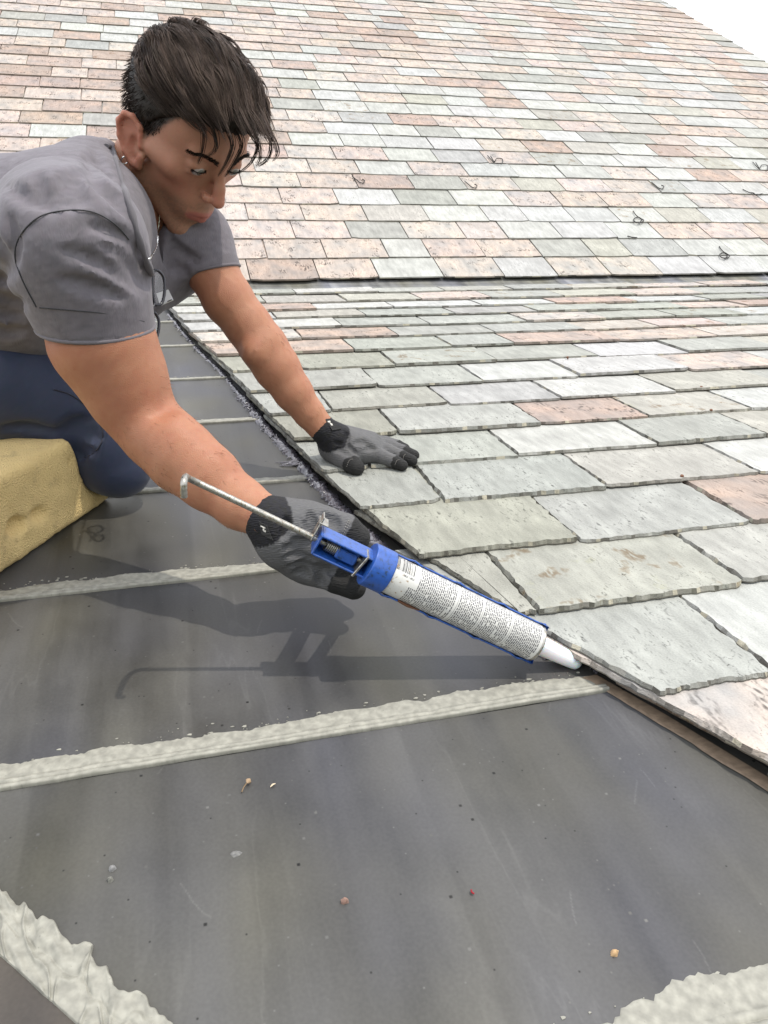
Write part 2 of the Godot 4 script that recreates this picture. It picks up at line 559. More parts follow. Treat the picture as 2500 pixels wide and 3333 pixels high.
func metal_material() -> StandardMaterial3D:
	# one sheet of weathered metal: run-off streaks down the slope, bloom, scuffs, grit
	var w := 1024
	var streak := noise_image(w, w, 0.020, 301, 4, Vector2(1, 9), true)
	var broad := noise_image(w, w, 0.006, 302, 4, Vector2(1, 3), true)
	var cloud := noise_image(w, w, 0.009, 303, 4, Vector2.ONE, true)
	var fine := noise_image(w, w, 0.30, 304, 2)
	var hue := noise_image(w, w, 0.005, 305, 3, Vector2(1, 2), true)
	var out := PackedByteArray()
	out.resize(w * w * 3)
	var rough := PackedByteArray()
	rough.resize(w * w)
	for k in w * w:
		var s := streak[k] / 255.0 - 0.5
		var b := broad[k] / 255.0 - 0.5
		var c := cloud[k] / 255.0 - 0.5
		var q := fine[k] / 255.0 - 0.5
		var h := hue[k] / 255.0 - 0.5
		var line := clampf((absf(s) * -1.0 + 0.03) * 30.0, 0.0, 1.0) * clampf(b * 4.0, 0.0, 1.0)
		var v := 0.76 + s * 0.13 + b * 0.10 + c * 0.13 + q * 0.08 + line * 0.06
		out[k * 3] = clampi(int((v + h * 0.05) * 255.0), 0, 255)
		out[k * 3 + 1] = clampi(int((v + h * 0.03) * 255.0), 0, 255)
		out[k * 3 + 2] = clampi(int((v - h * 0.10) * 255.0), 0, 255)
		rough[k] = clampi(int((0.56 + c * 0.20 + s * 0.22 + q * 0.06) * 255.0), 0, 255)
	var r := RandomNumberGenerator.new()
	r.seed = 9
	for k in 26:
		# run-off marks: one crisp side, one soft
		var x0 := r.randi() % w
		var wide := r.randi_range(14, 90)
		var lift := r.randf_range(-9.0, 17.0)
		var flip := r.randf() < 0.5
		for y in w:
			var drift := int(6.0 * sin(y * 0.006 + k))
			for dx in wide:
				var e := float(dx) / wide
				var amount := (1.0 - e) * smoothstep(0.0, 0.05, e) * (0.65 + 0.35 * (cloud[y * w + (x0 + dx) % w] / 255.0))
				var j := (y * w + posmod(x0 + (dx if flip else -dx) + drift, w)) * 3
				for ch in 3: out[j + ch] = clampi(out[j + ch] + int(lift * amount), 0, 255)
	for k in 1500:
		# grit, drips and scuffs
		var x := r.randi() % w
		var y := r.randi() % w
		var big := 1 if r.randf() < 0.85 else 2
		var tone_ := r.randi_range(190, 255) if r.randf() < 0.7 else r.randi_range(70, 120)
		for a in big:
			for b in big:
				var j := (((y + b) % w) * w + (x + a) % w) * 3
				for ch in 3: out[j + ch] = tone_
	for k in 26:
		var p := Vector2(r.randf() * w, r.randf() * w)
		var d := Vector2.from_angle(r.randf_range(0.9, 2.3)) * 0.7
		for s in r.randi_range(8, 55):
			p += d
			d = d.rotated(r.randf_range(-0.03, 0.03))
			var j := (posmod(int(p.y), w) * w + posmod(int(p.x), w)) * 3
			for ch in 3: out[j + ch] = mini(255, out[j + ch] + 16)
	var im := Image.create_from_data(w, w, false, Image.FORMAT_RGB8, out)
	im.generate_mipmaps()
	var m := mat("metal", Color(0.158, 0.156, 0.148), 1.0, 0.45)
	m.albedo_texture = ImageTexture.create_from_image(im)
	m.roughness_texture = grey_texture(rough, w, w)
	m.metallic_specular = 0.5
	return m

const SEAMS := [-0.72, -0.405, -0.048, 0.292, 0.598, 0.928, 1.258, 1.596, 1.915, 2.235]

func metal_valley() -> Node3D:
	var roof := thing("metal_valley", "dull grey sheet metal valley crossed by pale sealed seams", "metal roof", Vector3.ZERO, Basis(Vector3(1, 0, 0), M, N))
	var ends := SEAMS.duplicate()
	ends.append(2.40)
	for k in ends.size() - 1:
		var g := Geo.new()
		var v0: float = ends[k] + 0.0008
		var v1: float = ends[k + 1] - 0.0008
		var nu := 48
		var nv := 14
		var shift := Vector2(rng.randf(), rng.randf())
		for a in nv + 1:
			for b in nu + 1:
				var v := lerpf(v0, v1, float(a) / nv)
				var u := lerpf(-1.9, valley(v) + 0.075, float(b) / nu)
				var h := wob.get_noise_2d(u * 130.0 + k * 77.0, v * 130.0) * 0.0005 - 0.0006
				g.add(Vector3(u, v, h), Vector3(0, 0, 1), Color.WHITE, Vector2(u, v) / 1.3 + shift)
		for a in nv:
			for b in nu:
				var q := a * (nu + 1) + b
				g.quad(q, q + nu + 1, q + nu + 2, q + 1)
		g.smooth()
		put("panel", g, mats["metal"], roof)
	# base below the sheets
	var base := Geo.new()
	for k in 24:
		var va := lerpf(-0.75, 2.45, k / 24.0)
		var vb := lerpf(-0.75, 2.45, (k + 1) / 24.0)
		base.flat([Vector3(-1.95, va, -0.006), Vector3(valley(va) + 0.1, va, -0.006), Vector3(valley(vb) + 0.1, vb, -0.006), Vector3(-1.95, vb, -0.006)])
	put("board", base, mats["felt"], roof)
	# sealant over each seam, with the folded lock of the sheets along its lower edge
	for k in range(1, SEAMS.size()):
		seam_band(roof, SEAMS[k], 0.034 if k < 4 else 0.026, 40 + k, k)
	return roof

func seam_band(roof: Node3D, v_seam: float, width: float, seed_: int, index: int):
	var g := Geo.new()
	var n := FastNoiseLite.new()
	n.seed = seed_
	n.frequency = 1.0
	n.fractal_octaves = 4
	var section := [[0.0, -0.001], [0.0, 0.0032], [0.03, 0.0056], [0.10, 0.0060], [0.15, 0.0050], [0.175, 0.0016], [0.20, 0.0018], [0.23, 0.0042], [0.29, 0.0046], [0.34, 0.0040], [0.37, 0.0014], [0.45, 0.0016], [0.62, 0.0015], [0.80, 0.0012], [0.94, 0.0009], [1.0, -0.0008]]
	var ns := section.size()
	var nu := 560 if index < 5 else 260
	var uend := valley(v_seam) - 0.004
	if index == 2: uend = 0.012
	for a in nu + 1:
		var u := lerpf(-1.89, uend, float(a) / nu)
		var wide := width * (1.0 + 0.30 * n.get_noise_1d(u * 4.0) + 0.20 * n.get_noise_1d(u * 17.0 + 50.0) + 0.07 * n.get_noise_1d(u * 190.0 + 90.0))
		if index == 1: wide *= 1.25 + 0.35 * n.get_noise_1d(u * 6.0 + 9.0)
		var waver := 0.0012 * n.get_noise_1d(u * 9.0 + 300.0)
		for b in ns:
			var s: float = section[b][0]
			var h: float = section[b][1] * (0.7 if section[b][1] > 0.0 else 1.0)
			if s > 0.05 and s < 0.99: h += 0.0007 * n.get_noise_2d(u * 9.0, s * 2.5) + 0.00008 * n.get_noise_2d(u * 90.0, s * 6.0)
			g.add(Vector3(u, v_seam + waver + wide * s, h), Vector3(0, 0, 1), Color.WHITE, Vector2(u, wide * s) * 3.0)
	for a in nu:
		for b in ns - 1:
			var q := a * ns + b
			g.quad(q, q + 1, q + ns + 1, q + ns)
	g.smooth()
	put("sealant_band", g, mats["sealant"], roof)
	# crumbs and thin smears along the ragged upper edge
	var c := Geo.new()
	var r := RandomNumberGenerator.new()
	r.seed = seed_ * 7
	for k in (170 if index < 4 else 50):
		var u := r.randf_range(-1.0, uend - 0.01)
		var v := v_seam + width * (0.9 + 0.5 * pow(r.randf(), 2.0))
		var s := 0.0004 + 0.0018 * pow(r.randf(), 3.0)
		var pts := []
		for q in 6: pts.append(Vector3(u + cos(q * TAU / 6) * s * r.randf_range(0.6, 2.2), v + sin(q * TAU / 6) * s * r.randf_range(0.4, 1.0), 0.0002))
		c.flat(pts)
		for q in 6: c.flat([pts[(q + 1) % 6], pts[q], pts[q] - Vector3(0, 0, 0.002), pts[(q + 1) % 6] - Vector3(0, 0, 0.002)])
	var o := put("sealant_crumbs", c, mats["sealant"], roof)
	o.set_meta("kind", "stuff")

func trowelled_band(roof: Node3D):
	# broad combed smear of sealant on the diagonal seam, lower left
	var top := [Vector2(-330, 2700), Vector2(-150, 2790), Vector2(0, 2886), Vector2(43, 2911), Vector2(94, 2962), Vector2(159, 3005), Vector2(239, 3063), Vector2(304, 3070), Vector2(297, 3121), Vector2(347, 3150), Vector2(369, 3215), Vector2(434, 3218), Vector2(470, 3244), Vector2(521, 3294), Vector2(571, 3333), Vector2(700, 3470), Vector2(800, 3560)]
	var bottom := [Vector2(-330, 2850), Vector2(-150, 2990), Vector2(0, 3117), Vector2(50, 3160), Vector2(94, 3200), Vector2(140, 3245), Vector2(174, 3273), Vector2(239, 3333), Vector2(275, 3367), Vector2(300, 3390), Vector2(330, 3417), Vector2(365, 3450), Vector2(400, 3480), Vector2(430, 3510), Vector2(470, 3545), Vector2(560, 3630), Vector2(640, 3700)]
	var n := FastNoiseLite.new()
	n.seed = 5; n.frequency = 1.0; n.fractal_octaves = 1
	var back := Basis(Vector3(1, 0, 0), M, N).inverse()
	var along := 360
	var across := 44
	var g := Geo.new()
	var run := 0.0
	var before := Vector3.ZERO
	for a in along + 1:
		var s := float(a) / along * (top.size() - 1)
		var k := mini(int(s), top.size() - 2)
		var tp: Vector2 = top[k].lerp(top[k + 1], s - k)
		var bt: Vector2 = bottom[k].lerp(bottom[k + 1], s - k)
		var p := back * on_low(tp.x, tp.y)
		var q := back * on_low(bt.x, bt.y)
		if a > 0: run += ((p + q) * 0.5 - before).length()
		before = (p + q) * 0.5
		var m := run * 42.0
		p += (p - q) * (0.10 * n.get_noise_1d(m * 0.9) + 0.05 * n.get_noise_1d(m * 2.5))
		for b in across + 1:
			var c := float(b) / across
			var o := q.lerp(p, c)
			# overlapping strokes, each with a rolled lip
			var stroke := m * 0.55 + 0.9 * sin(c * 2.4 + n.get_noise_1d(m * 0.4) * 1.5) + n.get_noise_2d(m * 0.4, c * 1.5) * 0.6
			var ph := stroke - floorf(stroke)
			var lip := exp(-pow((ph - 0.5) / 0.17, 2.0))
			var h := 0.0024 + 0.0022 * lip + 0.0004 * n.get_noise_2d(m * 1.6, c * 5.0) + 0.0010 * n.get_noise_2d(m * 0.5, c * 3.0)
			# the seam below shows as a shallow crease
			h -= 0.0012 * exp(-pow((c - 0.52) / 0.03, 2.0))
			h *= smoothstep(0.0, 0.03, c) * smoothstep(1.0, 0.95, c)
			if b == 0 or b == across: h = -0.002
			g.add(Vector3(o.x, o.y, h), Vector3(0, 0, 1), Color.WHITE, Vector2(o.x, o.y) * 3.0)
	for a in along:
		for b in across:
			var q := a * (across + 1) + b
			g.quad(q, q + 1, q + across + 2, q + across + 1)
	g.smooth()
	# seen from above the winding may run either way
	put("trowelled_sealant", g, mats["sealant"], roof)
	# the sheet beyond the diagonal seam lies a little proud and browner
	var beyond := Geo.new()
	var pts := []
	for k in bottom.size():
		var o := back * on_low(bottom[k].x + 12.0, bottom[k].y - 8.0)
		pts.append(Vector3(o.x, o.y, 0.0007))
	var corner := Vector3(pts[0].x - 0.3, pts[-1].y - 0.1, 0.0007)
	for k in pts.size() - 1: beyond.flat([corner, pts[k + 1], pts[k]])
	for k in beyond.uv.size(): beyond.uv[k] = Vector2(beyond.v[k].x, beyond.v[k].y) / 1.3
	put("corner_panel", beyond, mats["metal_brown"], roof)

func valley_edge(roof: Node3D):
	# lumpy bead of clear sealant squeezed between slates and metal
	var n := FastNoiseLite.new()
	n.seed = 15; n.frequency = 1.0; n.fractal_octaves = 3
	var g := Geo.new()
	var along := 620
	var across := 12
	for a in along + 1:
		var v := lerpf(2.05, 0.020, float(a) / along)
		var u := valley(v) - 0.0055 + 0.0022 * n.get_noise_1d(v * 25.0)
		var r := 0.0075 * (1.0 + 0.45 * n.get_noise_1d(v * 18.0) + 0.5 * n.get_noise_1d(v * 90.0 + 40.0))
		if v > 0.3 and v < 1.1: r *= 1.15
		elif v >= 1.1: r *= 0.62
		for b in across + 1:
			var t := PI * b / across
			var rr := r * (1.0 + 0.4 * n.get_noise_2d(v * 170.0, t * 2.5))
			g.add(Vector3(u + cos(t) * rr * 1.3, v + 0.003 * n.get_noise_2d(v * 70.0, t * 3.0), sin(t) * rr * 0.8 - 0.0015), Vector3(0, 0, 1))
	for a in along:
		for b in across:
			var q := a * (across + 1) + b
			g.quad(q, q + 1, q + across + 2, q + across + 1)
	g.smooth()
	put("silicone_bead", g, mats["silicone"], roof)
	# curls and pulled strings of cured sealant
	var s := Geo.new()
	var r2 := RandomNumberGenerator.new()
	r2.seed = 33
	for k in 80:
		var v := r2.randf_range(0.12, 1.15) if r2.randf() < 0.8 else r2.randf_range(1.15, 2.0)
		var u := valley(v) - 0.005
		var p := Vector3(u - r2.randf_range(0.0, 0.012), v, r2.randf_range(0.001, 0.006))
		var d := Vector3(r2.randf_range(-1.0, 0.1), r2.randf_range(-0.8, 0.6), r2.randf_range(-0.1, 0.5)).normalized()
		var len_ := r2.randf_range(0.004, 0.012)
		var pts := PackedVector3Array()
		var rad := PackedFloat32Array()
		for q in 6:
			pts.append(p)
			rad.append(lerpf(0.0026, 0.0008, q / 5.0))
			p += d * len_ / 5.0
			d = (d + Vector3(r2.randf_range(-0.5, 0.5), r2.randf_range(-0.5, 0.5), r2.randf_range(-0.6, 0.1))).normalized()
			p.z = maxf(p.z, 0.0012)
		tube(s, pts, rad, 5)
	for k in 7:
		# the pulled tuft that lies out on the metal
		var p := Vector3(valley(0.66) - 0.012, 0.665 + k * 0.004, 0.004)
		var pts := PackedVector3Array()
		var rad := PackedFloat32Array()
		var d := Vector3(-1.0, r2.randf_range(-0.75, 0.15), 0.0).normalized()
		for q in 7:
			pts.append(p)
			rad.append(lerpf(0.0020, 0.0005, q / 6.0))
			p += d * r2.randf_range(0.003, 0.0085)
			d = (d + Vector3(0, r2.randf_range(-0.25, 0.25), 0)).normalized()
			p.z = lerpf(p.z, 0.001, 0.3)
		tube(s, pts, rad, 5)
	var o := put("silicone_strings", s, mats["silicone_pale"], roof)
	o.set_meta("kind", "stuff")
	# fresh blob at the nozzle
	var f := Geo.new()
	for k in 9:
		var pts := PackedVector3Array()
		var rad := PackedFloat32Array()
		var p := Vector3(0.008 + k * 0.0022 + r2.randf_range(-0.004, 0.004), 0.004 - k * 0.0035, 0.003)
		for q in 6:
			pts.append(p)
			rad.append(0.0016)
			p += Vector3(r2.randf_range(-0.004, 0.004), r2.randf_range(-0.005, 0.003), r2.randf_range(-0.002, 0.003))
			p.z = maxf(p.z, 0.0015)
		tube(f, pts, rad, 6)
	put("fresh_sealant", f, mats["silicone"], roof)
	# worn copper edge of the sheet, below the slates nearest the camera
	var c := Geo.new()
	var steps := 60
	for a in steps + 1:
		var v := lerpf(-0.02, -0.69, float(a) / steps)
		var u := valley(v)
		var w := 0.0085 + 0.003 * n.get_noise_1d(v * 20.0) - 0.003 * float(a) / steps
		c.add(Vector3(u - w, v, 0.0006), Vector3(0, 0, 1), Color(1, 1, 1), Vector2(v * 4.0, 0))
		c.add(Vector3(u - w * 0.5, v, 0.0016 + 0.0004 * n.get_noise_1d(v * 40.0)), Vector3(0, 0, 1), Color(1, 1, 1), Vector2(v * 4.0, 0.03))
		c.add(Vector3(u + 0.01, v, 0.0018), Vector3(0, 0, 1), Color(1, 1, 1), Vector2(v * 4.0, 0.06))
	for a in steps:
		for b in 2:
			var q := a * 3 + b
			c.quad(q, q + 1, q + 4, q + 3)
	c.smooth()
	put("copper_edge", c, mats["copper"], roof)

func setting_materials():
	wob.seed = 3
	wob.frequency = 0.05
	wob.fractal_octaves = 3
	slate_material("slate_streak", 11, 0)
	slate_material("slate_mottle", 21, 1)
	slate_material("slate_stain", 31, 2)
	slate_material("slate_fine", 51, 3)
	mat("felt", Color(0.02, 0.019, 0.018), 0.95)
	metal_material()
	var brown := (mats["metal"] as StandardMaterial3D).duplicate() as StandardMaterial3D
	brown.albedo_color = Color(0.15, 0.13, 0.105).linear_to_srgb()
	mats["metal_brown"] = brown
	var lead := (mats["metal"] as StandardMaterial3D).duplicate() as StandardMaterial3D
	lead.albedo_color = Color(0.36, 0.365, 0.37).linear_to_srgb()
	mats["lead"] = lead
	var grain := noise_image(512, 512, 0.05, 81, 5)
	var speck := noise_image(512, 512, 0.22, 82, 2)
	var rgb := PackedByteArray()
	rgb.resize(512 * 512 * 3)
	for k in 512 * 512:
		var a := 0.84 + (grain[k] / 255.0 - 0.5) * 0.24 - clampf((0.12 - speck[k] / 255.0) * 3.0, 0.0, 0.15)
		rgb[k * 3] = int(clampf(a, 0, 1) * 255.0)
		rgb[k * 3 + 1] = int(clampf(a, 0, 1) * 255.0)
		rgb[k * 3 + 2] = int(clampf(a * 0.97, 0, 1) * 255.0)
	var im := Image.create_from_data(512, 512, false, Image.FORMAT_RGB8, rgb)
	im.generate_mipmaps()
	var s := mat("sealant", Color(0.395, 0.388, 0.355), 0.6)
	s.albedo_texture = ImageTexture.create_from_image(im)
	s.heightmap_enabled = true
	s.heightmap_texture = grey_texture(grain, 512, 512)
	s.heightmap_scale = 0.02
	var si := mat("silicone", Color(0.085, 0.08, 0.095), 0.14)
	si.clearcoat_enabled = true
	si.clearcoat = 0.6
	si.clearcoat_roughness = 0.08
	var sp := mat("silicone_pale", Color(0.13, 0.128, 0.15), 0.16)
	sp.clearcoat_enabled = true
	sp.clearcoat = 0.5
	var cu := mat("copper", Color(0.30, 0.225, 0.17), 0.5)
	cu.albedo_texture = s.albedo_texture

# ---------------------------------------------------------------- soft shapes: distance fields meshed as surface nets

class Prim:
	var kind := 0            # 0 tapered capsule, 1 ellipsoid, 2 rounded box, 3 capsule cut flat at its far end
	var a := Vector3.ZERO
	var b := Vector3.ZERO
	var ba := Vector3.ZERO
	var inv := 0.0
	var ra := 0.0
	var rb := 0.0
	var k := 0.01
	var cut := false
	var col := Color.WHITE
	var r3 := Vector3.ONE
	var turn := Basis.IDENTITY   # world to own axes
	func sd(p: Vector3) -> float:
		if kind == 0 or kind == 3:
			var pa := p - a
			var h := clampf(pa.dot(ba) * inv, 0.0, 1.0)
			var d := (pa - ba * h).length() - (ra + (rb - ra) * h)
			if kind == 3: return maxf(d, (p - b).dot(r3))
			return d
		var q := turn * (p - a)
		if kind == 1:
			var k0 := (q / r3).length()
			var k1 := (q / (r3 * r3)).length()
			return k0 * (k0 - 1.0) / maxf(k1, 1e-6)
		var e := q.abs() - r3 + Vector3(ra, ra, ra)
		return Vector3(maxf(e.x, 0), maxf(e.y, 0), maxf(e.z, 0)).length() + minf(maxf(e.x, maxf(e.y, e.z)), 0.0) - ra
	func reach() -> float:
		if kind == 1 or kind == 2: return maxf(r3.x, maxf(r3.y, r3.z)) * (1.0 if kind == 1 else 1.75)
		return maxf(ra, rb)

func cone(a: Vector3, ra: float, b: Vector3, rb: float, col := Color.WHITE, k := 0.012) -> Prim:
	var p := Prim.new()
	p.a = a; p.b = b; p.ba = b - a; p.inv = 1.0 / maxf((b - a).length_squared(), 1e-9); p.ra = ra; p.rb = rb; p.k = k; p.col = col
	return p

func ball(a: Vector3, r: float, col := Color.WHITE, k := 0.012) -> Prim:
	return cone(a, r, a + Vector3(0, 0.0005, 0), r, col, k)

func egg(a: Vector3, r: Vector3, col := Color.WHITE, k := 0.012, axes := Basis.IDENTITY) -> Prim:
	var p := Prim.new()
	p.kind = 1; p.a = a; p.b = a; p.r3 = r; p.k = k; p.col = col; p.turn = axes.inverse()
	return p

func less(p: Prim) -> Prim:
	p.cut = true
	return p

func chain(out: Array, pts: Array, radii: Array, col := Color.WHITE, k := 0.01):
	for j in pts.size() - 1: out.append(cone(pts[j], radii[j], pts[j + 1], radii[j + 1], col, k))

func field(list: Array, p: Vector3) -> float:
	var d := 1e3
	for q: Prim in list:
		var x := q.sd(p)
		if q.cut:
			x = -x
			var h := maxf(q.k - absf(d - x), 0.0) / q.k
			d = maxf(d, x) + h * h * q.k * 0.25
		else:
			var h := maxf(q.k - absf(d - x), 0.0) / q.k
			d = minf(d, x) - h * h * q.k * 0.25
	return d

func nearest_colour(list: Array, p: Vector3) -> Color:
	var best := 1e3
	var c := Color.WHITE
	for q: Prim in list:
		if q.cut: continue
		var x := q.sd(p)
		if x < best:
			best = x
			c = q.col
	return c

func march(list: Array, x: float, y: float, from := 0.4, far := 2.2) -> Vector3:
	# where a line of sight first meets a field
	var dir := (at(x, y, 1.0) - EYE).normalized()
	var t := from
	for s in 90:
		var d := field(list, EYE + dir * t)
		if d < 0.0004: break
		t += d * 0.85
		if t > far: break
	return EYE + dir * t

func net(prims: Array, cell: float, colour = null, bend = null) -> Geo:
	var lo := Vector3(1e3, 1e3, 1e3)
	var hi := -lo
	for q: Prim in prims:
		if q.cut: continue
		var r := q.reach()
		var rv := Vector3(r, r, r)
		lo = lo.min(q.a - rv).min(q.b - rv)
		hi = hi.max(q.a + rv).max(q.b + rv)
	lo -= Vector3.ONE * cell * 3.0
	hi += Vector3.ONE * cell * 3.0
	var B := 6
	var nb := Vector3i(((hi - lo) / (cell * B)).ceil())
	var nx := nb.x * B + 1
	var ny := nb.y * B + 1
	var nz := nb.z * B + 1
	var f := PackedFloat32Array()
	f.resize(nx * ny * nz)
	f.fill(1.0)
	var half := cell * B * 0.5
	var diag := half * 1.7321
	var live := []
	for bz in nb.z:
		for by in nb.y:
			for bx in nb.x:
				var mid := lo + Vector3(bx, by, bz) * (cell * B) + Vector3.ONE * half
				var dmin := 1e3
				var ds := PackedFloat32Array()
				var kmax := 0.0
				for q: Prim in prims:
					var x := q.sd(mid)
					ds.append(x)
					if not q.cut: dmin = minf(dmin, x)
				if dmin > diag + 0.03: continue
				var some := []
				for j in prims.size():
					var q: Prim = prims[j]
					if q.cut:
						if ds[j] < diag + q.k + 0.02: some.append(q)
					elif ds[j] < dmin + 2.0 * diag + q.k + 0.01: some.append(q)
				var dc := field(some, mid)
				var skip := absf(dc) > diag * 1.15 + 0.012
				if not skip: live.append(Vector3i(bx, by, bz))
				if skip and dc > 0: continue
				for z in B + 1:
					for y in B + 1:
						var row := ((bz * B + z) * ny + by * B + y) * nx + bx * B
						for x in B + 1:
							if skip:
								if f[row + x] == 1.0: f[row + x] = -1.0
							else:
								var p := lo + Vector3(bx * B + x, by * B + y, bz * B + z) * cell
								var d := field(some, p)
								if bend != null: d += bend.call(p)
								f[row + x] = d
	var g := Geo.new()
	var at_ := {}
	var sy := nx
	var sz := nx * ny
	var corner := [0, 1, sy, sy + 1, sz, sz + 1, sz + sy, sz + sy + 1]
	var edges := [[0, 1], [2, 3], [4, 5], [6, 7], [0, 2], [1, 3], [4, 6], [5, 7], [0, 4], [1, 5], [2, 6], [3, 7]]
	var cv := [Vector3(0, 0, 0), Vector3(1, 0, 0), Vector3(0, 1, 0), Vector3(1, 1, 0), Vector3(0, 0, 1), Vector3(1, 0, 1), Vector3(0, 1, 1), Vector3(1, 1, 1)]
	for bl: Vector3i in live:
		for z in B:
			for y in B:
				for x in B:
					var ix := bl.x * B + x
					var iy := bl.y * B + y
					var iz := bl.z * B + z
					var o := (iz * ny + iy) * nx + ix
					var mask := 0
					for c in 8:
						if f[o + corner[c]] < 0.0: mask |= 1 << c
					if mask == 0 or mask == 255: continue
					var sum := Vector3.ZERO
					var cnt := 0
					for e in edges:
						var fa := f[o + corner[e[0]]]
						var fb := f[o + corner[e[1]]]
						if (fa < 0.0) != (fb < 0.0):
							sum += (cv[e[0]] as Vector3).lerp(cv[e[1]], fa / (fa - fb))
							cnt += 1
					var p := lo + (Vector3(ix, iy, iz) + sum / cnt) * cell
					at_[o] = g.add(p, Vector3.UP, Color.WHITE, Vector2(p.x + p.z * 0.4, p.y))
	for o: int in at_:
		var inside := f[o] < 0.0
		# the three edges that leave this corner, each ringed by four cells
		for ax in 3:
			var st: int = [1, sy, sz][ax]
			if (f[o + st] < 0.0) == inside: continue
			var s1: int = [sy, sz, 1][ax]
			var s2: int = [sz, 1, sy][ax]
			var c0: int = at_.get(o, -1)
			var c1: int = at_.get(o - s1, -1)
			var c2: int = at_.get(o - s1 - s2, -1)
			var c3: int = at_.get(o - s2, -1)
			if c0 < 0 or c1 < 0 or c2 < 0 or c3 < 0: continue
			if inside: g.quad(c0, c3, c2, c1)
			else: g.quad(c0, c1, c2, c3)
	g.smooth()
	if colour != null:
		for j in g.v.size(): g.c[j] = colour.call(g.v[j])
	else:
		for j in g.v.size(): g.c[j] = nearest_colour(prims, g.v[j])
	return g

func join(into: Geo, g: Geo, xf := Transform3D.IDENTITY):
	var base := into.v.size()
	for j in g.v.size(): into.add(xf * g.v[j], (xf.basis * g.n[j]).normalized(), g.c[j], g.uv[j])
	for j in g.i: into.i.append(base + j)

# ---------------------------------------------------------------- the roofer

const HEAD := Vector3(-0.3845, 0.7708, -0.4362)
var head_frame := Transform3D(Basis(Vector3(0.8311, 0.2135, -0.5136), Vector3(0.3512, 0.5145, 0.7823), Vector3(0.4312, -0.8305, 0.3526)).orthonormalized(), HEAD)
var skin_noise := FastNoiseLite.new()
var shirt_prims := []
var body_prims := []
var pants_prims := []
var head_list := []

func hairline(p: Vector3) -> float:
	# how far a point of the head lies above the hairline (metres, negative on bare skin)
	var z := p.z
	var line: float
	if z > 0.062: line = 0.098
	elif z > 0.035: line = lerpf(0.050, 0.098, (z - 0.035) / 0.027)
	elif z > 0.012: line = lerpf(0.012, 0.050, (z - 0.012) / 0.023)
	elif z > -0.012: line = 0.012
	elif z > -0.03: line = lerpf(-0.045, 0.012, (z + 0.03) / 0.018)
	else: line = -0.05
	return p.y - line

func skin_at(p: Vector3) -> Color:
	# own axes of the head
	var base := Color(0.385, 0.190, 0.122)
	var n := skin_noise.get_noise_3dv(p * 900.0)
	var n2 := skin_noise.get_noise_3dv(p * 3500.0)
	var red := Color(0.44, 0.165, 0.115)
	var t := 0.0
	t += 0.55 * exp(-(p - Vector3(0, -0.010, 0.115)).length_squared() / 0.0003)
	t += 0.45 * exp(-(Vector3(absf(p.x), p.y, p.z) - Vector3(0.045, -0.012, 0.070)).length_squared() / 0.0006)
	t += 0.6 * smoothstep(0.074, 0.080, absf(p.x))
	t += 0.25 * n
	base = base.lerp(red, clampf(t, 0.0, 0.85))
	# lips
	var m := Vector3(p.x, p.y + 0.0575, p.z)
	if p.z > 0.080 and absf(p.x) < 0.027:
		var half := 0.0105 * sqrt(maxf(0.0, 1.0 - pow(p.x / 0.0265, 2.0)))
		base = base.lerp(Color(0.34, 0.105, 0.090), 0.75 * smoothstep(half + 0.0015, half - 0.0015, absf(m.y)))
	# stubble
	var beard := smoothstep(-0.030, -0.052, p.y) * smoothstep(0.0, 0.02, p.z) * smoothstep(-0.125, -0.10, p.y)
	if absf(m.y) < 0.011 and absf(p.x) < 0.026: beard = 0.0
	beard = maxf(beard, 0.8 * smoothstep(0.010, 0.004, absf(p.y + 0.040)) * smoothstep(0.028, 0.02, absf(p.x)) * smoothstep(0.09, 0.095, p.z))
	base = base.lerp(Color(0.20, 0.125, 0.085), clampf(beard * (0.42 + 0.7 * n2 + 0.2 * n), 0.0, 0.75))
	# cropped hair fading into skin
	var h := hairline(p)
	if absf(p.x) < 0.0765 or p.y > 0.045 or p.z < -0.05: base = base.lerp(Color(0.035, 0.026, 0.022), smoothstep(-0.008, 0.012, h + n2 * 0.006))
	return Color(base.r * (1.0 + 0.06 * n2), base.g * (1.0 + 0.06 * n2), base.b * (1.0 + 0.06 * n2))

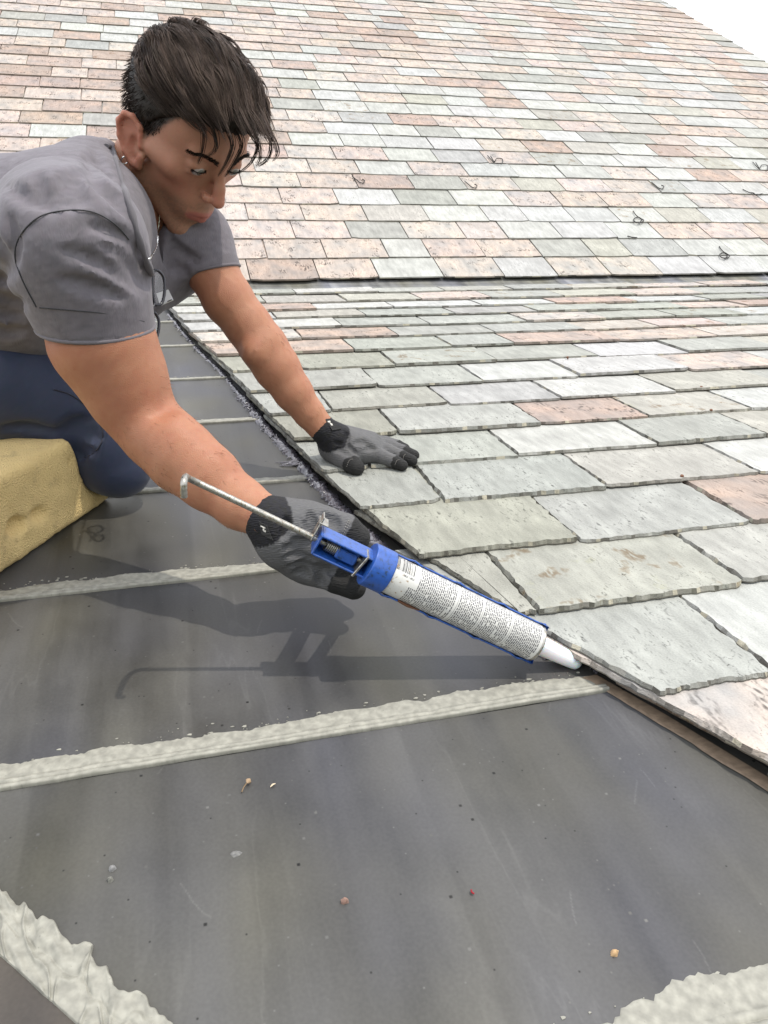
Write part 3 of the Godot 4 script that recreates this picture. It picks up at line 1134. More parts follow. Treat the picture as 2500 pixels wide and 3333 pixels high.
func head_prims() -> Array:
	var s := Color.WHITE
	var o := []
	o.append(egg(Vector3(0, 0.052, -0.010), Vector3(0.074, 0.086, 0.094), s, 0.03))
	o.append(egg(Vector3(0, 0.062, 0.040), Vector3(0.062, 0.050, 0.048), s, 0.03))
	o.append(egg(Vector3(0, -0.012, 0.032), Vector3(0.060, 0.075, 0.058), s, 0.03))
	for x in [-1.0, 1.0]:
		o.append(cone(Vector3(0.056 * x, -0.050, 0.004), 0.0165, Vector3(0.018 * x, -0.097, 0.070), 0.0145, s, 0.022))
		o.append(cone(Vector3(0.050 * x, 0.006, 0.058), 0.016, Vector3(0.064 * x, 0.004, 0.022), 0.011, s, 0.02))
		o.append(cone(Vector3(0.040 * x, 0.046, 0.079), 0.0085, Vector3(0.010 * x, 0.043, 0.0915), 0.0085, s, 0.012))
	o.append(cone(Vector3(-0.007, -0.099, 0.080), 0.0135, Vector3(0.007, -0.099, 0.080), 0.0135, s, 0.02))
	o.append(egg(Vector3(0, -0.052, 0.070), Vector3(0.033, 0.034, 0.029), s, 0.018))
	for x in [-1.0, 1.0]:
		o.append(less(ball(Vector3(0.033 * x, 0.0265, 0.1035), 0.0165, s, 0.013)))
		# lids close over the eye: he looks down
		o.append(egg(Vector3(0.032 * x, 0.0275, 0.0795), Vector3(0.0165, 0.0120, 0.0125), s, 0.004))
		o.append(less(cone(Vector3(0.0205 * x, 0.0205, 0.0945), 0.0035, Vector3(0.042 * x, 0.0205, 0.0895), 0.0028, s, 0.002)))
		o.append(cone(Vector3(0.021 * x, 0.0150, 0.0865), 0.0030, Vector3(0.043 * x, 0.0155, 0.0815), 0.0030, s, 0.005))
	# nose
	o.append(cone(Vector3(0, 0.040, 0.0875), 0.0075, Vector3(0, 0.004, 0.1075), 0.0080, s, 0.012))
	o.append(cone(Vector3(0, 0.004, 0.1075), 0.0080, Vector3(0, -0.0125, 0.1150), 0.0100, s, 0.006))
	for x in [-1.0, 1.0]:
		o.append(egg(Vector3(0.0125 * x, -0.0155, 0.1020), Vector3(0.0070, 0.0072, 0.0095), s, 0.006))
		o.append(less(egg(Vector3(0.0062 * x, -0.0245, 0.1085), Vector3(0.0032, 0.0040, 0.0055), s, 0.003)))
	# mouth
	for x in [-1.0, 1.0]:
		o.append(cone(Vector3(0.023 * x, -0.0570, 0.0855), 0.0035, Vector3(0.003 * x, -0.0520, 0.0990), 0.0052, s, 0.005))
		o.append(cone(Vector3(0.020 * x, -0.0620, 0.0860), 0.0040, Vector3(0.003 * x, -0.0645, 0.0972), 0.0062, s, 0.005))
		o.append(less(cone(Vector3(0.027 * x, -0.0588, 0.0920), 0.0016, Vector3(0.001 * x, -0.0578, 0.1060), 0.0018, s, 0.003)))
	o.append(less(cone(Vector3(-0.012, -0.0795, 0.1005), 0.0075, Vector3(0.012, -0.0795, 0.1005), 0.0075, s, 0.014)))
	o.append(less(cone(Vector3(0, -0.030, 0.1065), 0.0020, Vector3(0, -0.044, 0.1045), 0.0026, s, 0.006)))
	# ears
	for x in [-1.0, 1.0]:
		var axes := Basis(Vector3(0, 1, 0), -0.42 * x) * Basis(Vector3(1, 0, 0), -0.42)
		var c := Vector3(0.078 * x, -0.004, -0.006)
		o.append(egg(c + axes * Vector3(0, 0.001, 0), Vector3(0.0056, 0.0335, 0.0195), s, 0.008, axes))
		var rim := [Vector3(0, -0.004, 0.013), Vector3(0, 0.018, 0.0145), Vector3(0, 0.030, 0.004), Vector3(0, 0.031, -0.008), Vector3(0, 0.020, -0.018), Vector3(0, 0.002, -0.019), Vector3(0, -0.016, -0.012), Vector3(0, -0.029, -0.002), Vector3(0, -0.031, 0.006), Vector3(0, -0.018, 0.012)]
		for j in rim.size(): rim[j] *= 1.13
		for j in rim.size() - 1:
			var ra := 0.0040 if j < 6 else 0.0058
			o.append(cone(c + axes * (rim[j] + Vector3(0.005 * x, 0, 0)), ra, c + axes * (rim[j + 1] + Vector3(0.005 * x, 0, 0)), ra, s, 0.003))
		o.append(less(egg(c + axes * Vector3(0.007 * x, -0.004, 0.003), Vector3(0.0065, 0.0125, 0.0075), s, 0.004, axes)))
		o.append(less(egg(c + axes * Vector3(0.007 * x, 0.017, -0.004), Vector3(0.0035, 0.0085, 0.0085), s, 0.003, axes)))
		o.append(ball(c + axes * Vector3(0.004 * x, -0.006, 0.0135), 0.0042, s, 0.004))
	return o

func arm_points(list: Array) -> Array:
	# [x, y, half-width, depth] along an arm
	var pts := []
	var rad := []
	for e in list:
		pts.append(at(e[0], e[1], e[3]))
		rad.append(e[2] * e[3] / 2503.0)
	return [pts, rad]

func build_person():
	skin_noise.seed = 8
	skin_noise.frequency = 0.1
	skin_noise.fractal_octaves = 3
	var person := thing("person", "man in grey shirt and navy trousers kneeling on foam, leaning over a caulking gun", "person", at(100, 1500, 1.2))
	var home := person.transform.affine_inverse()
	var tan := Color(0.370, 0.168, 0.100)
	var right_arm := arm_points([[235, 800, 120, 0.880], [300, 1010, 130, 0.908], [313, 1066, 144, 0.917], [325, 1095, 161, 0.920], [343, 1130, 160, 0.925], [395, 1225, 142, 0.940], [428, 1300, 124, 0.950], [470, 1367, 106, 0.957], [515, 1420, 106, 0.955], [593, 1493, 109, 0.948], [680, 1561, 98, 0.938], [785, 1640, 82, 0.925], [862, 1683, 66, 0.912], [890, 1700, 52, 0.912], [930, 1720, 45, 0.912]])
	var left_arm := arm_points([[625, 760, 60, 1.275], [688, 877, 82, 1.285], [742, 975, 79, 1.290], [808, 1060, 73, 1.297], [858, 1129, 75, 1.303], [901, 1197, 72, 1.310], [955, 1277, 60, 1.320], [1006, 1345, 47, 1.332], [1046, 1393, 40, 1.340], [1062, 1408, 30, 1.343], [1085, 1425, 25, 1.345]])
	body_prims = []
	chain(body_prims, right_arm[0], right_arm[1], tan, 0.012)
	# elbow crease and forearm muscle
	body_prims.append(cone(at(560, 1420, 0.935), 0.024, at(680, 1520, 0.925), 0.018, tan, 0.03))
	body_prims.append(less(cone(at(572, 1300, 0.935), 0.004, at(520, 1345, 0.915), 0.003, tan, 0.02)))
	chain(body_prims, left_arm[0], left_arm[1], tan, 0.012)
	body_prims.append(ball(at(822, 1150, 1.268), 0.012, tan, 0.03))
	# neck down into the shoulders; the trunk lies under the shirt
	var nape := head_frame * Vector3(0, -0.030, -0.045)
	var throat := head_frame * Vector3(0, -0.065, -0.012)
	body_prims.append(cone(nape, 0.050, at(390, 690, 1.235), 0.056, tan, 0.03))
	body_prims.append(cone(throat, 0.038, at(450, 745, 1.275), 0.050, tan, 0.03))
	body_prims.append(cone(at(390, 700, 1.235), 0.05, at(250, 800, 1.12), 0.06, tan, 0.04))
	body_prims.append(cone(at(430, 800, 1.32), 0.030, at(630, 790, 1.305), 0.034, tan, 0.04))
	body_prims.append(cone(at(260, 795, 1.08), 0.06, at(235, 800, 0.90), 0.045, tan, 0.04))
	var skin := Geo.new()
	join(skin, net(body_prims, 0.0065, func(p): 
		var n := skin_noise.get_noise_3dv(p * 900.0) * 0.16 + skin_noise.get_noise_3dv(p * 110.0) * 0.20
		return Color(tan.r * (1.0 + n * 0.5), tan.g * (1.0 + n), tan.b * (1.0 + n))), home)
	var fuzz := Geo.new()
	for k in 1500:
		var j := rng.randi() % skin.v.size()
		var q := person.transform * skin.v[j]
		var low_r := q.distance_to(at(680, 1540, 0.93)) < 0.13
		var low_l := q.distance_to(at(930, 1250, 1.31)) < 0.12
		if not (low_r or low_l): continue
		var nn := skin.n[j]
		var grow := (at(868, 1686, 0.912) - at(593, 1493, 0.948)).normalized() if low_r else (at(1050, 1396, 1.34) - at(858, 1129, 1.30)).normalized()
		var d := (grow + nn * 0.35 + Vector3(rng.randfn(), rng.randfn(), rng.randfn()) * 0.25).normalized()
		var len_ := rng.randf_range(0.006, 0.013)
		tube(fuzz, PackedVector3Array([skin.v[j], skin.v[j] + d * len_ * 0.5, skin.v[j] + (d - nn * 0.3).normalized() * len_]), PackedFloat32Array([0.00018, 0.00014, 0.00006]), 3, Color(0.20, 0.105, 0.06), 1.0, false)
	var hp := head_prims()
	head_list = hp
	join(skin, net(hp, 0.0031, skin_at), home * head_frame)
	var body := put("body", skin, mats["skin"], person)
	put("arm_hair", fuzz, mats["hair"], body).set_meta("kind", "stuff")
	build_eyes(person, home)
	build_hair(person, home)
	build_clothes(person, home)
	build_gloves(person, home)
	return person

func build_eyes(person: Node3D, home: Transform3D):
	for x in [-1.0, 1.0]:
		var g := Geo.new()
		var c := Vector3(0.032 * x, 0.0228, 0.0815)
		var look := Vector3(0.02, -0.12, 1.0).normalized()
		var side := look.cross(Vector3.UP).normalized()
		var up := side.cross(look)
		var rings := 14
		var segs := 20
		for a in rings + 1:
			var th := PI * 0.62 * a / rings
			for b in segs:
				var ph := TAU * b / segs
				var d := look * cos(th) + (side * cos(ph) + up * sin(ph)) * sin(th)
				var col := Color(0.36, 0.31, 0.29)
				if th < 0.17: col = Color(0.004, 0.004, 0.004)
				elif th < 0.47: col = Color(0.10, 0.105, 0.085)
				g.add(home * (head_frame * (c + d * 0.0118)), (home.basis * (head_frame.basis * d)).normalized(), col)
		for a in rings:
			for b in segs:
				var q := a * segs
				g.quad(q + b, q + segs + b, q + segs + (b + 1) % segs, q + (b + 1) % segs)
		put("eye", g, mats["eye"], person)
	# brows and lashes: short hairs
	for x in [-1.0, 1.0]:
		var g := Geo.new()
		for k in 230:
			var s := rng.randf()
			var p := Vector3(lerpf(0.011, 0.052, s) * x, 0.0425 + 0.010 * sin(s * 2.2) - 0.004 * s, lerpf(0.1005, 0.071, pow(s, 1.6)))
			p += Vector3(0, rng.randf_range(-0.0036, 0.0036) * (1.0 - 0.6 * s), 0.0)
			p.z = 0.14
			for q in 30: p.z -= field(head_list, p) * 0.8
			var out := Vector3(p.x * 0.5, 0.0, 0.09).normalized()
			var d := (Vector3(x, 0.25 - 0.5 * s, -0.35) + out * 0.12).normalized()
			var a := head_frame * (p - out * 0.001)
			var b := head_frame * (p + d * rng.randf_range(0.005, 0.009) + out * 0.0014)
			tube(g, PackedVector3Array([home * a, home * a.lerp(b, 0.5), home * b]), PackedFloat32Array([0.00042, 0.00036, 0.00012]), 3, Color(0.02, 0.014, 0.010))
		# upper lashes
		for k in 34:
			var s := k / 33.0
			var p := Vector3(lerpf(0.0195, 0.0445, s) * x, 0.0225 + 0.0014 * sin(s * PI), 0.14)
			for q in 30: p.z -= field(head_list, p) * 0.8
			var a := head_frame * p
			var b := head_frame * (p + Vector3((0.3 + s * 0.5) * x, -0.55, 0.9).normalized() * rng.randf_range(0.004, 0.0065))
			tube(g, PackedVector3Array([home * a, home * (a.lerp(b, 0.5)), home * b]), PackedFloat32Array([0.0006, 0.00045, 0.0001]), 3, Color(0.012, 0.009, 0.008))
		put("eyebrow", g, mats["hair"], person)

func build_hair(person: Node3D, home: Transform3D):
	var g := Geo.new()
	var xf := home * head_frame
	var gravity := head_frame.basis.inverse() * Vector3.DOWN
	var centre := Vector3(0, 0.052, -0.010)
	var radii := Vector3(0.074, 0.086, 0.094)
	# the mass of the hair: a full top that overhangs the brow, tight sides
	var cap := [egg(Vector3(0, 0.056, -0.012), Vector3(0.079, 0.091, 0.099), Color.WHITE, 0.02), egg(Vector3(0, 0.084, -0.002), Vector3(0.073, 0.060, 0.088), Color.WHITE, 0.04), egg(Vector3(0.006, 0.110, 0.056), Vector3(0.053, 0.030, 0.042), Color.WHITE, 0.03)]
	cap.append(less(egg(Vector3(0, 0.005, 0.060), Vector3(0.10, 0.096, 0.078), Color.WHITE, 0.010)))
	cap.append(less(cone(Vector3(-0.2, -0.10, -0.05), 0.07, Vector3(0.2, -0.10, -0.05), 0.07, Color.WHITE, 0.01)))
	cap.append(less(cone(Vector3(-0.2, -0.045, 0.025), 0.055, Vector3(0.2, -0.045, 0.025), 0.055, Color.WHITE, 0.01)))
	var capg := net(cap, 0.005, func(_p): return Color(0.018, 0.013, 0.010), func(p): return 0.0022 * skin_noise.get_noise_3dv(p * Vector3(1500, 900, 300)))
	join(g, capg, xf)
	# locks combed from the crown forward over that mass
	for lock in 600:
		var d := Vector3(rng.randf_range(-1.0, 1.0), rng.randf_range(-0.05, 1.0), rng.randf_range(-1.0, 0.85)).normalized()
		if lock >= 520: d = Vector3(rng.randf_range(-0.75, 0.75), rng.randf_range(0.25, 0.5), 1.0).normalized()
		var p0 := Vector3(0, 0.085, 0.0)
		var t := 0.16
		for k in 24: t -= field(cap, p0 + d * t) * 0.8
		var root := p0 + d * t
		if hairline(root) < 0.028: continue
		var tone_ := rng.randf_range(0.55, 1.7)
		var col := Color(0.058 * tone_, 0.042 * tone_, 0.034 * tone_)
		var len_ := rng.randf_range(0.040, 0.074)
		if root.z < -0.055: len_ *= 0.55
		var spread := rng.randf_range(0.004, 0.008)
		var phase := rng.randf() * TAU
		var swing := rng.randf_range(-0.30, 0.30)
		var loose := rng.randf_range(0.0, 0.004) + (0.006 if rng.randf() < 0.12 else 0.0)
		for s in 14:
			var off := Vector3(rng.randf_range(-1, 1), rng.randf_range(-1, 1), rng.randf_range(-1, 1)) * spread
			var p := root + off
			var pts := PackedVector3Array()
			var rad := PackedFloat32Array()
			var steps := 12
			var l := len_ * rng.randf_range(0.75, 1.1)
			var dir := Vector3(0, 0.2, 1)
			for k in steps:
				var e := float(k) / (steps - 1)
				var f0 := field(cap, p)
				var nrm := Vector3(field(cap, p + Vector3(0.004, 0, 0)) - f0, field(cap, p + Vector3(0, 0.004, 0)) - f0, field(cap, p + Vector3(0, 0, 0.004)) - f0).normalized()
				var want := 0.0006 + loose * sin(e * PI) + 0.0035 * e * e
				if f0 < 0.03: p -= nrm * (f0 - want) * (0.7 if p.z < 0.085 else 0.25 * float(f0 < want))
				pts.append(xf * p)
				rad.append(0.00048 * (1.0 - 0.8 * e * e))
				var flow := Vector3(-0.10 + swing * 0.5 + 0.30 * sin(phase + e * 3.0) * 0.5, 0.0, 1.0) + gravity * (0.15 + 0.35 * e)
				flow = (flow - nrm * flow.dot(nrm) * (0.9 if p.z < 0.09 else 0.0)).normalized()
				dir = (dir * 0.55 + flow * 0.45 - off.normalized() * 0.06 * e).normalized()
				p += dir * l / (steps - 1)
			tube(g, pts, rad, 3, col * rng.randf_range(0.8, 1.2), 1.0, false)
	# loose bangs
	var bangs := [[[-0.052, 0.094, 0.072], [-0.054, 0.088, 0.092], [-0.050, 0.062, 0.098], [-0.047, 0.040, 0.096]], [[-0.020, 0.104, 0.085], [-0.016, 0.090, 0.112], [-0.012, 0.060, 0.112], [-0.013, 0.030, 0.108]], [[-0.012, 0.106, 0.086], [-0.006, 0.092, 0.116], [-0.004, 0.062, 0.116], [-0.006, 0.032, 0.112]], [[-0.038, 0.100, 0.078], [-0.036, 0.086, 0.100], [-0.034, 0.070, 0.103], [-0.040, 0.058, 0.100]], [[0.012, 0.106, 0.086], [0.018, 0.098, 0.122], [0.020, 0.070, 0.124], [0.016, 0.044, 0.116]], [[0.030, 0.104, 0.082], [0.040, 0.102, 0.118], [0.044, 0.078, 0.126], [0.040, 0.058, 0.120]], [[0.020, 0.108, 0.080], [0.036, 0.112, 0.118], [0.048, 0.096, 0.134], [0.050, 0.078, 0.132]], [[0.0, 0.110, 0.085], [0.010, 0.108, 0.122], [0.020, 0.086, 0.134], [0.024, 0.066, 0.130]]]
	for b in bangs:
		var path := curve(b.map(func(e): return Vector3(e[0], e[1], e[2])), 5)
		for s in 14:
			var off := Vector3(rng.randf_range(-1, 1), rng.randf_range(-1, 1), rng.randf_range(-1, 1)) * 0.0052
			var pts := PackedVector3Array()
			var rad := PackedFloat32Array()
			for k in path.size():
				var e := float(k) / (path.size() - 1)
				pts.append(xf * (path[k] + off * (1.0 - 0.7 * e)))
				rad.append(0.00042 * (1.0 - 0.8 * e * e))
			var t := rng.randf_range(0.5, 1.3)
			tube(g, pts, rad, 4, Color(0.036 * t, 0.026 * t, 0.020 * t), 1.0, false)
	# cropped sides and back
	for k in 5200:
		var d := Vector3(rng.randfn(), rng.randfn(), rng.randfn()).normalized()
		var p := centre + d * radii * 1.012
		var h := hairline(p)
		if h < 0.0 or p.z > 0.055: continue
		var nrm := (d / radii).normalized()
		var l := 0.006 + 0.014 * smoothstep(0.0, 0.06, h)
		var dir := (nrm * 0.8 + Vector3(0, -0.55, -0.15 if p.z < 0.0 else 0.25) + Vector3(rng.randfn(), rng.randfn(), rng.randfn()) * 0.18).normalized()
		var t := rng.randf_range(0.5, 1.5)
		var pts := PackedVector3Array([xf * p, xf * (p + dir * l * 0.5), xf * (p + (dir + Vector3(0, -0.3, 0)).normalized() * l)])
		tube(g, pts, PackedFloat32Array([0.0006, 0.0005, 0.0002]), 3, Color(0.030 * t, 0.022 * t, 0.018 * t), 1.0, false)
	put("hair", g, mats["hair"], person)
	# small hoop in the lobe, and the chain round the neck
	var hoop := Geo.new()
	var pts := PackedVector3Array()
	var lobe := Vector3(-0.0835, -0.0345, -0.004)
	for k in 17:
		var a := TAU * k / 16.0
		pts.append(xf * (lobe + Vector3(0.006 * sin(a), -0.005 + 0.0065 * cos(a), 0.001 * sin(a))))
	tube(hoop, pts, even(17, 0.0011), 6)
	put("earring", hoop, mats["silver"], person)

func groove(list: Array, line: Array, r: float, k: float, sink := 0.0):
	# a crease pressed along a line of the surface, with the roll of cloth beside it
	var pts := []
	for e in curve(line.map(func(q): return Vector3(q[0], q[1], 0)), 3): pts.append(march(list, e.x, e.y))
	var out := []
	for j in pts.size() - 1:
		var a: Vector3 = pts[j]
		var b: Vector3 = pts[j + 1]
		var eye := (EYE - a).normalized() * (r * 0.35 - sink)
		var ra := r * (0.25 + 0.75 * sin(PI * j / (pts.size() - 1)))
		var rb := r * (0.25 + 0.75 * sin(PI * (j + 1) / (pts.size() - 1)))
		out.append(less(cone(a + eye, ra, b + eye, rb, Color.WHITE, k)))
	return out

func thread(g: Geo, list: Array, line: Array, r: float, col: Color, lift: float, home: Transform3D, per := 6):
	var path := curve(line.map(func(e): return Vector3(e[0], e[1], 0)), per)
	var pts := PackedVector3Array()
	for p in path:
		var q := march(list, p.x, p.y)
		pts.append(home * (q + (EYE - q).normalized() * lift))
	tube(g, pts, even(pts.size(), r), 5, col)

func build_clothes(person: Node3D, home: Transform3D):
	var w := Color.WHITE
	var s := []
	# trunk: ribcage running back to the waist, shoulders, chest
	s.append(cone(at(215, 770, 1.12), 0.108, at(40, 850, 1.13), 0.135, w, 0.05))
	s.append(cone(at(40, 855, 1.13), 0.135, at(-320, 960, 1.16), 0.150, w, 0.05))
	s.append(cone(at(250, 790, 1.14), 0.090, at(500, 875, 1.31), 0.054, w, 0.06))
	s.append(cone(at(500, 870, 1.31), 0.054, at(425, 930, 1.26), 0.060, w, 0.05))
	s.append(cone(at(230, 760, 0.96), 0.078, at(290, 700, 1.11), 0.070, w, 0.06))
	s.append(cone(at(640, 785, 1.30), 0.054, at(520, 830, 1.32), 0.060, w, 0.05))
	s.append(cone(at(283, 560, 1.17), 0.046, at(285, 690, 1.13), 0.070, w, 0.04))
	s.append(cone(at(345, 500, 1.20), 0.020, at(290, 590, 1.17), 0.050, w, 0.04))
	# sleeves follow the arms and are cut square at the hem
	var r0 := at(238, 795, 0.872)
	var r1 := at(314, 1064, 0.918)
	var sl := cone(r0, 0.0715, r1, 0.0672, w, 0.05)
	sl.kind = 3
	sl.r3 = (r1 - r0).normalized() * 0.98 + RIGHT * -0.14
	sl.r3 = sl.r3.normalized()
	s.append(sl)
	s.append(cone(r0, 0.0705, at(205, 780, 0.95), 0.078, w, 0.05))
	var l0 := at(625, 760, 1.272)
	var l1 := at(690, 885, 1.286)
	var sl2 := cone(l0, 0.052, l1, 0.0480, w, 0.04)
	sl2.kind = 3
	sl2.r3 = (l1 - l0).normalized() * 0.93 + (at(600, 900, 1.28) - at(760, 850, 1.28)).normalized() * 0.22
	sl2.r3 = sl2.r3.normalized()
	s.append(sl2)
	# the neck comes out through an open placket
	var base := s.duplicate()
	s.append(less(cone(head_frame * Vector3(0, -0.03, -0.035), 0.054, at(425, 690, 1.20), 0.052, w, 0.008)))
	s.append(less(cone(at(470, 700, 1.20), 0.036, at(508, 850, 1.22), 0.010, w, 0.008)))
	shirt_prims = s.duplicate()
	var folds := []
	for line in [[[205, 815], [290, 838], [370, 880], [420, 915], [470, 955]], [[195, 905], [280, 925], [345, 948], [405, 972]], [[290, 735], [360, 748], [420, 780], [470, 850]], [[330, 800], [400, 830], [450, 880], [486, 940]], [[455, 800], [474, 860], [488, 920]], [[400, 860], [440, 885], [480, 930]]]:
		folds.append_array(groove(base, line, 0.0066, 0.007, 0.0046))
	for line in [[[285, 500], [305, 560], [350, 610], [400, 650]], [[310, 480], [330, 540], [375, 590]], [[300, 540], [320, 590], [370, 640], [410, 690]], [[20, 600], [90, 640], [180, 650]], [[30, 700], [45, 800], [30, 900]], [[-20, 760], [10, 850], [0, 930]], [[-40, 950], [30, 985], [75, 980]], [[-40, 1010], [30, 1030], [70, 1025]], [[-40, 1060], [20, 1085], [80, 1075]], [[540, 850], [570, 870], [610, 880]], [[560, 790], [600, 830], [650, 850]], [[530, 900], [520, 950], [500, 1000]], [[210, 560], [200, 620], [230, 680]], [[120, 570], [130, 630], [170, 690]], [[250, 540], [245, 600], [270, 660]], [[545, 760], [560, 820], [555, 880]]]:
		folds.append_array(groove(base, line, 0.0075, 0.009, 0.0045))
	s.append_array(folds)
	var shirt := net(s, 0.0052, func(p):
		var n := skin_noise.get_noise_3dv(p * Vector3(420, 3200, 420)) * 0.22 + skin_noise.get_noise_3dv(p * 700.0) * 0.10
		return Color(0.140, 0.128, 0.146) * (1.0 + n * 1.3), func(p): return 0.0011 * skin_noise.get_noise_3dv(p * 140.0) + 0.0016 * skin_noise.get_noise_3dv(p * 45.0))
	var sg := Geo.new()
	join(sg, shirt, home)
	var o := put("shirt", sg, mats["cotton"], person)
	# raglan seam, hem stitching, collar
	var seams := Geo.new()
	var dark := Color(0.03, 0.028, 0.034)
	thread(seams, s, [[118, 1000], [72, 910], [48, 830], [70, 760], [130, 705], [215, 685], [300, 690], [372, 728], [420, 780]], 0.0008, dark, 0.0005, home)
	thread(seams, s, [[128, 1002], [230, 1010], [350, 1022], [470, 1046]], 0.0005, dark, 0.0005, home)
	put("stitching", seams, mats["cotton"], o).set_meta("kind", "stuff")
	for e in [[r1, sl.r3, 0.0662], [l1, sl2.r3, 0.0468]]:
		var hem := Geo.new()
		var hx: Vector3 = (e[1] as Vector3).cross(BACK).normalized()
		var hy: Vector3 = (e[1] as Vector3).cross(hx)
		var hp := PackedVector3Array()
		for k in 41:
			var a := TAU * k / 40.0
			hp.append(home * (e[0] - e[1] * 0.001 + (hx * cos(a) + hy * sin(a)) * (e[2] + 0.0006)))
		tube(hem, hp, even(41, 0.0026), 7, Color(0.135, 0.124, 0.141), 1.0, false)
		# the turned-up band above the edge
		var first := hem.v.size()
		for k in 41:
			var a := TAU * k / 40.0
			var d := hx * cos(a) + hy * sin(a)
			for row in 3: hem.add(home * (e[0] - e[1] * (0.001 + 0.011 * row) + d * (e[2] + [0.0016, 0.0016, -0.002][row])), home.basis * d, Color(0.135, 0.124, 0.141))
		for k in 40:
			for row in 2:
				var q := first + k * 3 + row
				hem.quad(q, q + 3, q + 4, q + 1)
		put("hem", hem, mats["cotton"], o)
	var collar := Geo.new()
	var path := curve([[352, 470], [368, 474], [380, 500], [388, 530], [400, 575], [415, 625], [436, 690], [458, 766], [482, 840], [500, 886]].map(func(e): return Vector3(e[0], e[1], 0)), 6)
	var pts := PackedVector3Array()
	for p in path:
		var q := march(base, p.x - 6.0, p.y + 6.0)
		if field(base, q) > 0.01: continue
		pts.append(home * (q + (EYE - q).normalized() * 0.001))
	var rr := even(pts.size(), 0.0045)
	for k in rr.size(): rr[k] = 0.0045 + 0.0008 * sin(k * 0.9)
	tube(collar, pts, rr, 10, Color(0.115, 0.106, 0.120), 0.8)
	put("collar", collar, mats["cotton"], o)
	# chain
	var chain_ := Geo.new()
	var cp := curve([[520, 700], [514, 753], [510, 800], [491, 836], [474, 850]].map(func(e): return Vector3(e[0], e[1], 0)), 9)
	var cpts := PackedVector3Array()
	var crad := PackedFloat32Array()
	for k in cp.size():
		var q := march(s + body_prims, cp[k].x, cp[k].y)
		q += (EYE - q).normalized() * 0.003
		cpts.append(home * q)
		crad.append(0.0019 if k % 2 == 0 else 0.0009)
	tube(chain_, cpts, crad, 6)
	put("necklace", chain_, mats["silver"], person)
	# trousers
	var t := []
	t.append(cone(at(-300, 1180, 1.17), 0.130, at(0, 1240, 1.16), 0.085, w, 0.05))
	t.append(cone(at(0, 1245, 1.16), 0.080, at(200, 1310, 1.19), 0.068, w, 0.04))
	t.append(cone(at(200, 1310, 1.19), 0.068, at(350, 1430, 1.215), 0.058, w, 0.03))
	t.append(cone(at(350, 1430, 1.215), 0.058, at(395, 1525, 1.222), 0.047, w, 0.03))
	t.append(cone(at(340, 1500, 1.225), 0.050, at(150, 1452, 1.215), 0.034, w, 0.02))
	t.append(cone(at(150, 1447, 1.215), 0.036, at(-250, 1425, 1.19), 0.044, w, 0.02))
	pants_prims = t.duplicate()
	var tb := t.duplicate()
	for line in [[[185, 1408], [240, 1378], [300, 1368]], [[190, 1415], [260, 1424], [330, 1426]], [[205, 1432], [255, 1458], [305, 1470]], [[225, 1452], [250, 1480], [275, 1490]], [[0, 1392], [90, 1390], [185, 1408]], [[190, 1412], [230, 1400], [320, 1398]]]:
		t.append_array(groove(tb, line, 0.0075, 0.008, 0.0055))
	var pg := Geo.new()
	join(pg, net(t, 0.0060, func(p):
		var n := skin_noise.get_noise_3dv(p * 1500.0) * 0.12
		return Color(0.020, 0.030, 0.066) * (1.0 + n), func(p): return 0.0012 * skin_noise.get_noise_3dv(p * 60.0)), home)
	var po := put("trousers", pg, mats["trousers"], person)
	var seam2 := Geo.new()
	thread(seam2, t, [[175, 1268], [230, 1285], [290, 1328], [326, 1372], [335, 1420], [322, 1455], [300, 1478], [268, 1492], [235, 1494]], 0.0011, Color(0.008, 0.011, 0.026), 0.0004, home)
	put("stitching", seam2, mats["trousers"], po).set_meta("kind", "stuff")

func mark_on(list: Array, x: float, y: float) -> Vector3:
	var q := march(list, x, y)
	return q + (EYE - q).normalized() * 0.0008

